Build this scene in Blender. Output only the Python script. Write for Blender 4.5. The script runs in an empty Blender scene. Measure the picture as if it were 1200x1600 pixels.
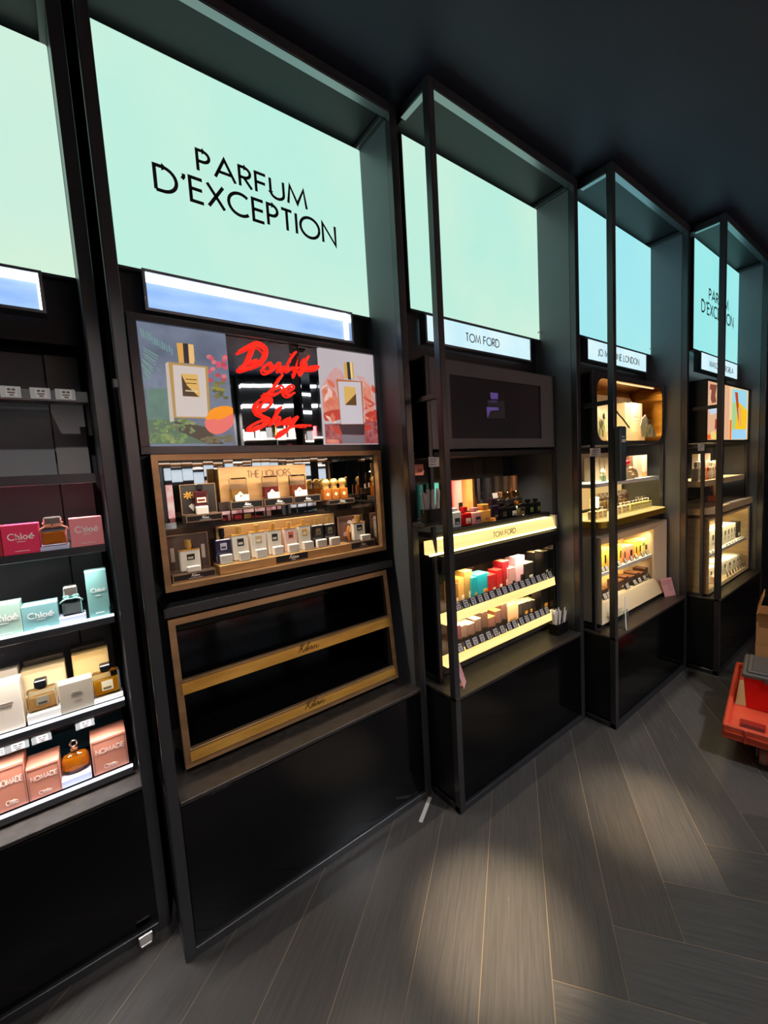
import bpy, math, random
from mathutils import Vector, Matrix
random.seed(7)
S = bpy.context.scene
COL = S.collection

# ---------------------------------------------------------------- camera, light, exposure
YAW, PITCH, ROLL, F, EYE = -0.63463803, 0.09455682, -0.05999925, 645.612, 1.5
def cam_matrix():
    cy, sy = math.cos(YAW), math.sin(YAW)
    B = Matrix(((1, 0, 0), (0, 0, -1), (0, 1, 0)))
    Rz = Matrix(((cy, -sy, 0), (sy, cy, 0), (0, 0, 1)))
    cp, sp = math.cos(PITCH), math.sin(PITCH)
    cr, sr = math.cos(ROLL), math.sin(ROLL)
    P = Matrix(((1, 0, 0), (0, cp, -sp), (0, sp, cp)))
    Q = Matrix(((cr, -sr, 0), (sr, cr, 0), (0, 0, 1)))
    return Q @ P @ (B @ Rz.transposed())
CM = cam_matrix()                       # rows: right, down, forward in world space
cd = bpy.data.cameras.new('camera')
cd.sensor_fit = 'HORIZONTAL'; cd.sensor_width = 36.0; cd.lens = F / 1200 * 36
cd.clip_start = 0.02
cam = bpy.data.objects.new('camera', cd); COL.objects.link(cam)
r, d_, f_ = CM[0], CM[1], CM[2]
cam.matrix_world = Matrix(((r[0], -d_[0], -f_[0], 0), (r[1], -d_[1], -f_[1], 0), (r[2], -d_[2], -f_[2], EYE), (0, 0, 0, 1)))
S.camera = cam
S.view_settings.view_transform = 'Standard'
S.view_settings.look = 'None'
S.view_settings.exposure = 0.0
S.view_settings.gamma = 1.0
S.view_settings.use_curve_mapping = False
W = bpy.data.worlds.new('World'); S.world = W; W.use_nodes = True
W.node_tree.nodes['Background'].inputs[0].default_value = (0.85, 0.9, 1.0, 1)
W.node_tree.nodes['Background'].inputs[1].default_value = 0.05

def area(name, loc, aim, sx, sy, col, watts, spread=95):
    l = bpy.data.lights.new(name, 'AREA'); l.shape = 'RECTANGLE'; l.size = sx; l.size_y = sy
    l.color = col; l.energy = watts; l.spread = math.radians(spread)
    o = bpy.data.objects.new(name, l); COL.objects.link(o); o.location = loc
    o.rotation_euler = Vector(aim).to_track_quat('-Z', 'Y').to_euler()
    return o
def spot(name, loc, tgt, watts, col, ang=50, blend=.6, size=.03):
    l = bpy.data.lights.new(name, 'SPOT'); l.energy = watts; l.color = col
    l.spot_size = math.radians(ang); l.spot_blend = blend; l.shadow_soft_size = size
    o = bpy.data.objects.new(name, l); COL.objects.link(o); o.location = loc
    o.rotation_euler = (Vector(tgt) - Vector(loc)).to_track_quat('-Z', 'Y').to_euler()
    return o
WARM = (1, .78, .5); COOL = (.8, .92, 1)

# ---------------------------------------------------------------- bay origins and sight-line helpers
O = {'L': (-.949, 1.521), 'K': (.122, 1.355), 'T': (1.19, 1.187), 'J': (2.262, 1.022), 'M': (3.335, .845)}
def ray(px, py):
    return CM.transposed() @ Vector(((px - 600) / F, (py - 800) / F, 1))
def UZ(b, px, py, d):
    v = ray(px, py); t = (O[b][1] + d) / v.y
    return v.x * t - O[b][0], v.z * t + EYE
def UD(b, px, py, z):
    v = ray(px, py); t = (z - EYE) / v.z
    return v.x * t - O[b][0], v.y * t - O[b][1]
def DZ(b, px, py, u):
    v = ray(px, py); t = (O[b][0] + u) / v.x
    return v.y * t - O[b][1], v.z * t + EYE
def uof(b, px, d, z):
    a = CM @ Vector((O[b][0], O[b][1] + d, z - EYE)); k = CM @ Vector((1, 0, 0))
    m = (px - 600) / F
    return (m * a.z - a.x) / (k.x - m * k.z)
def zof(b, py, d, u):
    a = CM @ Vector((O[b][0] + u, O[b][1] + d, -EYE)); k = CM @ Vector((0, 0, 1))
    m = (py - 800) / F
    return (m * a.z - a.y) / (k.y - m * k.z)
def span(b, d, z0, pl, pr, pt):
    u0, u1 = uof(b, pl, d, z0), uof(b, pr, d, z0)
    z1 = zof(b, pt, d, (u0 + u1) / 2); zm = (z0 + z1) / 2; u0, u1 = uof(b, pl, d, zm), uof(b, pr, d, zm)
    lo, hi = {('T', 1): (.083, .965), ('J', 1): (.158, .911), ('M', 1): (.055, .98), ('T', 0): (-.04, .975), ('J', 0): (.064, .985), ('M', 0): (.03, 1.0)}.get((b, int(z0 < 1.06)), (-9, 9))
    return max(u0, lo), min(u1, hi), max(z1, z0 + .012)

# ---------------------------------------------------------------- materials
def lin(c):
    return tuple(((v / 255) / 12.92 if v / 255 <= .04045 else ((v / 255 + .055) / 1.055) ** 2.4) for v in c)
MATS = {}
def mat(c, rough=.5, metal=0., emit=0., trans=0., coat=0., spec=.5, noise=None, ior=1.45, name=None):
    key = (tuple(c), rough, metal, emit, trans, coat, spec, noise, ior)
    if key in MATS: return MATS[key]
    m = bpy.data.materials.new(name or 'surface'); m.use_nodes = True
    nt = m.node_tree; p = nt.nodes['Principled BSDF']; L = lin(c) + (1,)
    p.inputs['Base Color'].default_value = L
    p.inputs['Roughness'].default_value = rough
    p.inputs['Metallic'].default_value = metal
    p.inputs['Specular IOR Level'].default_value = spec
    p.inputs['Coat Weight'].default_value = coat
    p.inputs['Coat Roughness'].default_value = .08
    p.inputs['Transmission Weight'].default_value = trans
    p.inputs['IOR'].default_value = ior
    if emit:
        p.inputs['Emission Color'].default_value = L
        p.inputs['Emission Strength'].default_value = emit
        p.inputs['Base Color'].default_value = (.02, .02, .02, 1)
    if noise:                            # (scale, colour, stretch) a second colour mixed in by noise
        sc, c2, st = noise
        tc = nt.nodes.new('ShaderNodeTexCoord'); mp = nt.nodes.new('ShaderNodeMapping'); mp.inputs['Scale'].default_value = st
        n = nt.nodes.new('ShaderNodeTexNoise'); n.inputs['Scale'].default_value = sc; n.inputs['Detail'].default_value = 4
        cr = nt.nodes.new('ShaderNodeValToRGB'); cr.color_ramp.elements[0].position = .35; cr.color_ramp.elements[1].position = .66
        cr.color_ramp.elements[0].color = L; cr.color_ramp.elements[1].color = lin(c2) + (1,)
        nt.links.new(tc.outputs['Object'], mp.inputs[0]); nt.links.new(mp.outputs[0], n.inputs['Vector'])
        nt.links.new(n.outputs['Fac'], cr.inputs[0])
        nt.links.new(cr.outputs[0], p.inputs['Emission Color' if emit else 'Base Color'])
    MATS[key] = m
    return m
def pr(c, e=.85, noise=None): return mat(c, .35, emit=e, noise=noise)   # back-lit print
FRAME = mat((50, 50, 54), .3, 0, spec=.8, noise=(6, (45, 46, 50), (1, 1, .3)), name='satin_black_metal')
PANEL = mat((102, 106, 112), .38, 0, spec=.6, noise=(3, (97, 101, 107), (1, 1, 1)), name='dark_panel')
DARK = mat((20, 21, 24), .45, name='matt_black')
GLOSS = mat((7, 8, 10), .09, spec=.4, noise=(5, (9, 9, 12), (1, 1, 1)), name='gloss_black_laminate')
COUNTER = mat((44, 40, 38), .36, noise=(40, (58, 53, 50), (1, 1, 1)), name='dusty_black_counter')
BLACK = mat((8, 8, 10), .4)
GOLD = mat((238, 184, 88), .4, .72, noise=(9, (212, 158, 70), (.6, 3, 3)), name='brushed_gold')
BRONZE = mat((184, 146, 104), .42, .7, noise=(9, (158, 124, 88), (.6, 3, 3)), name='bronze')
BRASS = mat((206, 158, 76), .22, 1, name='polished_brass')
MIRROR = mat((225, 222, 218), .02, 1, name='mirror')
SMOKE = mat((70, 68, 68), .08, .75, name='smoked_mirror')
CREAM = mat((226, 208, 178), .5, name='cream_lacquer')
WHITE = mat((238, 236, 230), .45)
PAPER = mat((236, 230, 224), .7)
CERAM = mat((236, 231, 220), .55)
GLASS = mat((245, 250, 250), .02, trans=1., ior=1.45, name='clear_glass')
ACRYL = mat((236, 245, 246), .03, trans=1., ior=1.25, name='clear_acrylic')
SHEEN = mat((150, 152, 155), .28, 1, name='beam_sheen_metal')  # bright metal standing in for banner sheen under the beams
STEEL = mat((200, 200, 202), .25, 1)
INK = mat((28, 26, 28), .6)
LED = mat((236, 244, 255), .4, emit=4., name='led_strip')
LEDW = mat((255, 230, 160), .4, emit=3.6, name='warm_led_strip')
GLOWY = mat((255, 226, 148), .4, emit=1.3, noise=(5, (252, 212, 126), (.5, 1, 6)), name='lit_honey_panel')

# ---------------------------------------------------------------- mesh building
class MB:
    def __init__(s): s.v = []; s.f = []; s.m = []; s.sm = []; s.mats = []
    def mi(s, m):
        if m not in s.mats: s.mats.append(m)
        return s.mats.index(m)
    def add(s, vs, fs, m, smooth=False):
        n = len(s.v); k = s.mi(m)
        s.v += [tuple(v) for v in vs]
        for q in fs: s.f.append(tuple(n + i for i in q)); s.m.append(k); s.sm.append(smooth)
        return s
    def box(s, x0, x1, y0, y1, z0, z1, m, bev=0.):
        x0, x1 = min(x0, x1), max(x0, x1); z0, z1 = min(z0, z1), max(z0, z1)
        if not bev:
            v = [(x, y, z) for z in (z0, z1) for y in (y0, y1) for x in (x0, x1)]
            return s.add(v, [(0, 2, 3, 1), (4, 5, 7, 6), (0, 1, 5, 4), (2, 6, 7, 3), (0, 4, 6, 2), (1, 3, 7, 5)], m)
        b = min(bev, (x1 - x0) * .45, (y1 - y0) * .45, (z1 - z0) * .45); v = []; idx = {}
        for i, sx in enumerate((x0, x1)):
            for j, sy in enumerate((y0, y1)):
                for k, sz in enumerate((z0, z1)):
                    ax, ay, az = (b if i == 0 else -b), (b if j == 0 else -b), (b if k == 0 else -b)
                    idx[i, j, k] = len(v); v += [(sx, sy + ay, sz + az), (sx + ax, sy, sz + az), (sx + ax, sy + ay, sz)]
        f = []
        def q(*a): f.append(a)
        I = lambda i, j, k, a: idx[i, j, k] + a
        q(I(0,0,0,0), I(0,0,1,0), I(0,1,1,0), I(0,1,0,0)); q(I(1,0,0,0), I(1,1,0,0), I(1,1,1,0), I(1,0,1,0))
        q(I(0,0,0,1), I(1,0,0,1), I(1,0,1,1), I(0,0,1,1)); q(I(0,1,0,1), I(0,1,1,1), I(1,1,1,1), I(1,1,0,1))
        q(I(0,0,0,2), I(0,1,0,2), I(1,1,0,2), I(1,0,0,2)); q(I(0,0,1,2), I(1,0,1,2), I(1,1,1,2), I(0,1,1,2))
        for j in (0, 1):
            for k in (0, 1): q(I(0,j,k,1), I(0,j,k,2), I(1,j,k,2), I(1,j,k,1))
        for i in (0, 1):
            for k in (0, 1): q(I(i,0,k,0), I(i,0,k,2), I(i,1,k,2), I(i,1,k,0))
        for i in (0, 1):
            for j in (0, 1): q(I(i,j,0,0), I(i,j,0,1), I(i,j,1,1), I(i,j,1,0))
        for i in (0, 1):
            for j in (0, 1):
                for k in (0, 1): q(I(i,j,k,0), I(i,j,k,1), I(i,j,k,2))
        return s.add(v, f, m)
    def hexa(s, p, m):                   # 4 lower corners then 4 upper corners, both counter-clockwise
        return s.add(p, [(3, 2, 1, 0), (4, 5, 6, 7), (0, 1, 5, 4), (1, 2, 6, 5), (2, 3, 7, 6), (3, 0, 4, 7)], m)
    def lathe(s, prof, c, m, n=16, smooth=True):
        v = []; f = []
        for r, z in prof:
            for i in range(n):
                a = 2 * math.pi * i / n; v.append((c[0] + r * math.cos(a), c[1] + r * math.sin(a), c[2] + z))
        for j in range(len(prof) - 1):
            for i in range(n):
                k = (i + 1) % n; f.append((j * n + i, j * n + k, (j + 1) * n + k, (j + 1) * n + i))
        s.add(v, f, m, smooth)
        s.add(v[:n], [tuple(reversed(range(n)))], m); s.add(v[-n:], [tuple(range(n))], m)
        return s
    def cyl(s, c, r, h, m, n=16, r2=None): return s.lathe([(r, 0), (r if r2 is None else r2, h)], c, m, n)
    def cylx(s, c, r, w, m, n=18):       # axis along x
        v = [(c[0] + x, c[1] + r * math.cos(6.28319 * i / n), c[2] + r * math.sin(6.28319 * i / n)) for x in (-w / 2, w / 2) for i in range(n)]
        return s.add(v, [(i, (i + 1) % n, n + (i + 1) % n, n + i) for i in range(n)] + [tuple(reversed(range(n))), tuple(range(n, 2 * n))], m)
    def prism(s, poly, y0, y1, m):       # outline in x,z extruded in depth
        n = len(poly)
        a = sum(poly[i][0] * poly[(i + 1) % n][1] - poly[(i + 1) % n][0] * poly[i][1] for i in range(n))
        if a < 0: poly = poly[::-1]
        v = [(x, y0, z) for x, z in poly] + [(x, y1, z) for x, z in poly]
        return s.add(v, [tuple(range(n)), tuple(range(2 * n - 1, n - 1, -1))] + [(i, n + i, n + (i + 1) % n, (i + 1) % n) for i in range(n)], m)
    def plan(s, poly, z0, z1, m):        # outline in x,y extruded upward
        n = len(poly); v = [(x, y, z0) for x, y in poly] + [(x, y, z1) for x, y in poly]
        a = sum(poly[i][0] * poly[(i + 1) % n][1] - poly[(i + 1) % n][0] * poly[i][1] for i in range(n))
        f = [tuple(range(n - 1, -1, -1)), tuple(range(n, 2 * n))] + [(i, (i + 1) % n, n + (i + 1) % n, n + i) for i in range(n)]
        if a < 0: f = [q[::-1] for q in f]
        return s.add(v, f, m)
    def ring(s, a, ya, b, yb, m):        # band between two outlines with as many points
        n = len(a); v = [(x, ya, z) for x, z in a] + [(x, yb, z) for x, z in b]
        return s.add(v, [(i, n + i, n + (i + 1) % n, (i + 1) % n) for i in range(n)], m)
    def tube(s, pts, rad, m, n=7, closed=False):
        P = [Vector(p) for p in pts]; v = []; f = []
        for i, p in enumerate(P):
            t = (P[min(i + 1, len(P) - 1)] - P[max(i - 1, 0)])
            t = t.normalized() if t.length > 1e-9 else Vector((1, 0, 0))
            a = t.cross(Vector((0, 1, 0.01))); a = a.normalized() if a.length > 1e-6 else Vector((1, 0, 0)); b = t.cross(a)
            for k in range(n):
                w = 2 * math.pi * k / n; v.append(p + rad * (math.cos(w) * a + math.sin(w) * b))
        for i in range(len(P) - 1):
            for k in range(n): f.append((i * n + k, i * n + (k + 1) % n, (i + 1) * n + (k + 1) % n, (i + 1) * n + k))
        f += [tuple(range(n))[::-1], tuple((len(P) - 1) * n + k for k in range(n))]
        return s.add(v, f, m, True)
    def ribbon(s, pl, w, y, m, th=.0006):    # flat stroke in x,z at depth y
        n = len(pl)
        if n < 2: return s
        L = []; R = []
        for i in range(n):
            p = Vector(pl[i]); a = (p - Vector(pl[i - 1])).normalized() if i else None
            b = (Vector(pl[i + 1]) - p).normalized() if i < n - 1 else None
            a = a or b; b = b or a
            na = Vector((-a.y, a.x)); nb = Vector((-b.y, b.x)); k = na + nb
            k = k.normalized() if k.length > .2 else na
            q = w / 2 / max(.45, k.dot(na)); L.append(p + k * q); R.append(p - k * q)
        v = [(p.x, y - th, p.y) for p in L + R] + [(p.x, y, p.y) for p in L + R]
        f = [(i, n + i, n + i + 1, i + 1) for i in range(n - 1)] + [(2*n+i, 2*n+i+1, i+1, i)[::-1] for i in range(n - 1)] + [(n+i, 3*n+i, 3*n+i+1, n+i+1) for i in range(n - 1)]
        return s.add(v, f, m)
    def quadp(s, P4, y, m, th=.0006):    # printed patch from corner (x,z) points
        return s.prism([tuple(p) for p in P4], y - th, y, m)
    def done(s, name, parent=None, loc=None, rotz=0):
        me = bpy.data.meshes.new(name); me.from_pydata(s.v, [], s.f)
        for m in s.mats: me.materials.append(m)
        for p, k, q in zip(me.polygons, s.m, s.sm): p.material_index = k; p.use_smooth = q
        me.update()
        o = bpy.data.objects.new(name, me); COL.objects.link(o)
        if parent: o.parent = parent
        if loc is not None: o.location = loc
        if rotz: o.rotation_euler.z = rotz
        return o
def tag(o, label, cat, group=None):
    o['label'] = label; o['category'] = cat
    if group: o['group'] = group
    return o
def thing(name, label, cat, loc, rotz=0, group=None):
    o = bpy.data.objects.new(name, None); COL.objects.link(o); o.empty_display_size = .05
    o.location = loc; o.rotation_euler.z = rotz
    return tag(o, label, cat, group)
def bay(b, z=0.): return (O[b][0], O[b][1], z)
def at(b, u, d, z): return (O[b][0] + u, O[b][1] + d, z)
def structure(mb, name, loc=None, rotz=0):
    o = mb.done(name, None, loc, rotz); o['kind'] = 'structure'; return o
ORD = ['first', 'second', 'third', 'fourth', 'fifth', 'sixth', 'seventh', 'eighth', 'ninth', 'tenth', 'eleventh', 'twelfth', 'thirteenth', 'fourteenth', 'fifteenth', 'sixteenth', 'seventeenth', 'eighteenth']

# ---------------------------------------------------------------- stroke lettering
def arc(cx, cz, rx, rz, a0, a1, n=14):
    return [(cx + rx * math.cos(math.radians(a0 + (a1 - a0) * i / n)), cz + rz * math.sin(math.radians(a0 + (a1 - a0) * i / n))) for i in range(n + 1)]
GL = {
 'A': (.82, [[(0, 0), (.41, 1), (.82, 0)], [(.14, .32), (.68, .32)]]),
 'C': (.86, [arc(.5, .5, .5, .5, 48, 312, 18)]),
 'D': (.76, [[(0, 0), (0, 1), (.26, 1)] + arc(.26, .5, .5, .5, 90, -90) + [(0, 0)]]),
 'E': (.48, [[(.48, 1), (0, 1), (0, 0), (.48, 0)], [(0, .53), (.45, .53)]]),
 'F': (.46, [[(.46, 1), (0, 1), (0, 0)], [(0, .53), (.42, .53)]]),
 'G': (.94, [arc(.5, .5, .5, .5, 48, 360, 20) + [(.6, .5)]]),
 'H': (.66, [[(0, 0), (0, 1)], [(.66, 0), (.66, 1)], [(0, .53), (.66, .53)]]),
 'I': (.02, [[(.01, 0), (.01, 1)]]),
 'J': (.3, [[(.3, 1), (.3, .1)] + arc(.12, .1, .18, .18, 0, -130, 6)]),
 'L': (.42, [[(0, 1), (0, 0), (.42, 0)]]),
 'M': (.92, [[(0, 0), (.12, 1), (.46, .12), (.8, 1), (.92, 0)]]),
 'N': (.7, [[(0, 0), (0, 1), (.7, 0), (.7, 1)]]),
 'O': (1., [arc(.5, .5, .5, .5, 0, 360, 24)]),
 'P': (.46, [[(0, 0), (0, 1), (.2, 1)] + arc(.2, .74, .26, .26, 90, -90, 10) + [(0, .48)]]),
 'Q': (1., [arc(.5, .5, .5, .5, 0, 360, 24), [(.58, .36), (.96, -.04)]]),
 'R': (.5, [[(0, 0), (0, 1), (.2, 1)] + arc(.2, .74, .26, .26, 90, -90, 10) + [(0, .48)], [(.18, .48), (.5, 0)]]),
 'S': (.48, [arc(.25, .76, .21, .24, 40, 250, 10) + arc(.23, .26, .24, .26, 75, -140, 12)]),
 'T': (.52, [[(0, 1), (.52, 1)], [(.26, 1), (.26, 0)]]),
 'U': (.62, [[(0, 1), (0, .3)] + arc(.31, .3, .31, .3, 180, 360, 12) + [(.62, 1)]]),
 'X': (.64, [[(0, 0), (.64, 1)], [(0, 1), (.64, 0)]]),
 "'": (.12, [[(.1, 1.02), (.1, .9), (.03, .78)]]), ' ': (.28, []),
 'c': (.46, [arc(.26, .3, .26, .3, 50, 310, 12)]),
 'h': (.5, [[(.06, 0), (.06, 1)], [(.06, .35)] + arc(.24, .4, .2, .2, 150, 0, 8) + [(.44, 0)], [(-.03, 0), (.15, 0)], [(.34, 0), (.54, 0)]]),
 'l': (.14, [[(.07, 0), (.07, 1)], [(-.03, 0), (.17, 0)], [(-.03, .97), (.07, .97)]]),
 'o': (.56, [arc(.28, .3, .27, .3, 0, 360, 16)]),
 'e': (.5, [[(.02, .32), (.5, .34)] + arc(.26, .3, .24, .3, 8, 310, 14), [(.2, .74), (.4, .94)]]),
}
def text_width(t, h, tr): return sum(GL[c][0] * h + tr * h for c in t) - tr * h
def letters(mb, t, x0, z0, h, y, m, w=.13, tr=.17, x1=None, dx=0., dz=0.):
    """lettering from x0 (to x1 when given); dx leans it, dz raises it along the line"""
    wd = text_width(t, h, tr); k = (x1 - x0) / wd if x1 else 1.; x = x0
    for c in t:
        gw, ps = GL[c]
        for pl in ps:
            mb.ribbon([(x + (px * h + pz * h * dx) * k, z0 + pz * h + (x + px * h * k - x0) * dz) for px, pz in pl], w * h, y, m)
        x += (gw + tr) * h * k
SCRIPT = [[(0, .1), (.12, .5), (.2, 1), (.1, .8), (.05, .75)], [(.38, 1), (.2, .55), (.12, .5), (.25, .4), (.34, .05), (.44, .2)], [(.44, .2), (.5, .5), (.47, .1), (.58, .3), (.7, 1), (.62, .6), (.6, .05), (.72, .4)], [(.72, .4), (.72, .08), (.86, .5), (.98, .4), (.84, .1), (.98, .25), (1.0, .08), (1.1, .3), (1.14, .45), (1.13, .08), (1.28, .48), (1.3, .08), (1.5, .3)]]
def script_mark(mb, x0, z0, w, y, m, wt=.06, vs=.6):
    k = w / 1.5
    for pl in SCRIPT: mb.ribbon([(x0 + a * k + b * k * .15, z0 + b * k * vs) for a, b in pl], wt * k, y, m)
def smooth(pts, n=6):
    out = []; P = [Vector(p) for p in pts]
    for i in range(len(P) - 1):
        a, b, c, d = P[max(i - 1, 0)], P[i], P[i + 1], P[min(i + 2, len(P) - 1)]
        for k in range(n):
            t = k / n
            out.append(.5 * ((2 * b) + (c - a) * t + (2 * a - 5 * b + 4 * c - d) * t * t + (3 * b - a - 3 * c + d) * t ** 3))
    return out + [P[-1]]
def rrect(x0, x1, z0, z1, r, n=6):
    return arc(x1 - r, z1 - r, r, r, 0, 90, n) + arc(x0 + r, z1 - r, r, r, 90, 180, n) + arc(x0 + r, z0 + r, r, r, 180, 270, n) + arc(x1 - r, z0 + r, r, r, 270, 360, n)
def ticket_print(mb, x0, x1, z0, z1, y):
    w, h = x1 - x0, z1 - z0
    for a, b0, b1 in ((.72, .12, .7), (.5, .3, .86), (.26, .12, .55)):
        mb.box(x0 + w * b0, x0 + w * b1, y - .0004, y, z0 + h * a, z0 + h * (a + .1), INK)

# ---------------------------------------------------------------- the room
ANG = math.radians(36.2)
def wood(name, ang):
    m = bpy.data.materials.new(name); m.use_nodes = True; nt = m.node_tree; p = nt.nodes['Principled BSDF']
    tc = nt.nodes.new('ShaderNodeTexCoord'); mp = nt.nodes.new('ShaderNodeMapping'); mp.vector_type = 'TEXTURE'
    mp.inputs['Rotation'].default_value = (0, 0, ang); mp.inputs['Scale'].default_value = (1, .05, 1)
    g = nt.nodes.new('ShaderNodeNewGeometry'); n = nt.nodes.new('ShaderNodeTexNoise')
    n.inputs['Scale'].default_value = 7; n.inputs['Detail'].default_value = 9; n.inputs['Distortion'].default_value = .35
    add = nt.nodes.new('ShaderNodeVectorMath'); add.operation = 'ADD'
    mul = nt.nodes.new('ShaderNodeMath'); mul.operation = 'MULTIPLY'; mul.inputs[1].default_value = 37
    nt.links.new(g.outputs['Random Per Island'], mul.inputs[0])
    nt.links.new(tc.outputs['Object'], mp.inputs[0]); nt.links.new(mp.outputs[0], add.inputs[0]); nt.links.new(mul.outputs[0], add.inputs[1])
    nt.links.new(add.outputs[0], n.inputs['Vector'])
    cr = nt.nodes.new('ShaderNodeValToRGB'); e = cr.color_ramp.elements
    e[0].position = .3; e[1].position = .72; e[0].color = lin((76, 73, 71)) + (1,); e[1].color = lin((88, 85, 83)) + (1,)
    nt.links.new(n.outputs['Fac'], cr.inputs[0])
    hs = nt.nodes.new('ShaderNodeHueSaturation')
    mr = nt.nodes.new('ShaderNodeMapRange'); mr.inputs['To Min'].default_value = .8; mr.inputs['To Max'].default_value = 1.15
    nt.links.new(g.outputs['Random Per Island'], mr.inputs[0]); nt.links.new(mr.outputs[0], hs.inputs['Value'])
    nt.links.new(cr.outputs[0], hs.inputs['Color']); nt.links.new(hs.outputs[0], p.inputs['Base Color'])
    r2 = nt.nodes.new('ShaderNodeMapRange'); r2.inputs['To Min'].default_value = .2; r2.inputs['To Max'].default_value = .3
    nt.links.new(n.outputs['Fac'], r2.inputs[0]); nt.links.new(r2.outputs[0], p.inputs['Roughness'])
    bp = nt.nodes.new('ShaderNodeBump'); bp.inputs['Strength'].default_value = .06; bp.inputs['Distance'].default_value = .004
    nt.links.new(n.outputs['Fac'], bp.inputs['Height']); nt.links.new(bp.outputs[0], p.inputs['Normal'])
    return m
WA, WB = wood('plank_wood_along', ANG), wood('plank_wood_across', ANG - math.pi / 2)
GROUT = mat((128, 112, 94), .8, name='plank_joint')
fl = MB(); fl.box(-3, 6.5, -3.2, 3, -.06, -.0012, GROUT)
ca, sa = math.cos(ANG), math.sin(ANG)
def plank(p0, p1, q0, q1, m):
    g = .0015
    c = [(p0 + g, q0 + g), (p1 - g, q0 + g), (p1 - g, q1 - g), (p0 + g, q1 - g)]
    P = [(p * ca - q * sa, p * sa + q * ca) for p, q in c]
    cx, cy = sum(a for a, _ in P) / 4, sum(b for _, b in P) / 4
    if -2.6 < cx < 6 and -2.8 < cy < 2.6: fl.add([(x, y, 0) for x, y in P], [(0, 1, 2, 3)], m)
WD, LN = .2, 1.6                         # herringbone: width and length of a plank
for n in range(-5, 6):
    for k in range(-26, 26):
        p = 1.343 + WD * k + 2 * LN * n; q = -.269 - WD * k
        plank(p, p + LN, q - WD, q, WA)
        plank(p - WD, p, q - LN, q, WB)
structure(fl, 'floor')
CEIL = mat((44, 50, 66), .6, noise=(2, (40, 46, 62), (1, 1, 1)), name='dark_ceiling_paint')
structure(MB().box(-3, 6.5, -3.2, 3, 2.985, 3.05, CEIL), 'ceiling')
WALLM = mat((40, 42, 46), .6, name='dark_wall_paint')
rw = math.atan2(-.166, 1.071)
structure(MB().box(-2.6, 6.2, 0, .08, 0, 2.985, WALLM), 'wall_back', (.122, 1.995, 0), rw)
structure(MB().box(-3, 6.5, -3.28, -3.2, 0, 2.985, WALLM), 'wall_front')
structure(MB().box(-3.08, -3, -3.2, 3, 0, 2.985, WALLM), 'wall_left')
structure(MB().box(6.5, 6.58, -3.2, 3, 0, 2.985, WALLM), 'wall_right')

# ---------------------------------------------------------------- the five bays
BAYL = {'L': 'black metal display bay at the left edge, with lit shelves of pink and teal cartons',
        'K': 'black display bay under the large PARFUM lettering, around the empty gold shelves',
        'T': 'black display bay with open post, around the dark screen and honey lit shelves',
        'J': 'black display bay with open post, around the rounded gold niche',
        'M': 'farthest black display bay, around the two orange picture screens'}
WID = {'L': 1.022, 'K': 1.022, 'T': 1.022, 'J': 1.022, 'M': 1.05}
def make_bay(b):
    t = thing('display_bay', BAYL[b], 'display bay', bay(b), 0, 'display bays along the wall'); w = WID[b]
    MB().box(0, .032, 0, .032, 0, 2.95, FRAME, .002).done('post', t)
    MB().box(.032, w, 0, .032, 2.912, 2.95, FRAME, .002).done('top_beam', t); MB().box(.033, w - .004, .001, .031, 2.908, 2.9119, SHEEN).done('beam_sheen_strip', t)  # bright strip added below the beam for the banner's reflection
    if b in 'TJM':
        MB().box(.002, .03, .032, .164, 2.912, 2.95, FRAME, .002).done('side_beam', t); MB().box(.003, .029, .033, .163, 2.908, 2.9119, SHEEN).done('beam_sheen_strip', t)
        MB().box(.004, .026, .032, .166, 1.785, 1.808, FRAME, .002).done('side_rail', t)
    if b == 'K': MB().box(-.012, .004, .004, .02, 1.775, 1.80, FRAME, .002).done('rail_bracket', t)
    s = MB().box(w, w + .03, .034, .46, 0, 2.95, PANEL, .001).done('side_panel', t)
    MB().box(w - .003, w + .033, 0, .0325, 0, 2.95, FRAME, .002).done('end_post', t)
    MB().box(w - .02, w, .033, .26, 2.905, 2.925, FRAME, .001).done('side_trim', t)
    MB().box(.033, w - .001, .033, .44, 2.93, 2.95, DARK).done('canopy', t)
    MB().box(.02, w - .001, .44, .46, .02, 2.93, DARK).done('back_panel', t)
    MB().box(.033, w - .001, .245, .26, 1.99, 2.93, DARK).done('fascia', t)
    c = MB(); c.box(.004, w - .001, .034, .438, .045, .514, DARK); c.box(.033, w - .002, .014, .034, .03, .514, GLOSS, .001)
    c.done('base_cabinet', t)
    MB().box(.033, w - .002, .004, .0135, .055, .508, GLOSS, .0015).done('front_panel', t)
    p = MB(); p.box(.0, w, .002, .034, 0, .03, FRAME, .002); p.box(.0, .02, .034, .17, 0, .03, FRAME, .002)
    p.done('plinth', t)
    MB().box(.0 if b in 'TJM' else .033, w - .001, -.004 if b != 'L' else .0, .438, .515, .53, COUNTER, .002).done('counter', t)
    return t
for b in 'LKTJM': make_bay(b)

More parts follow.
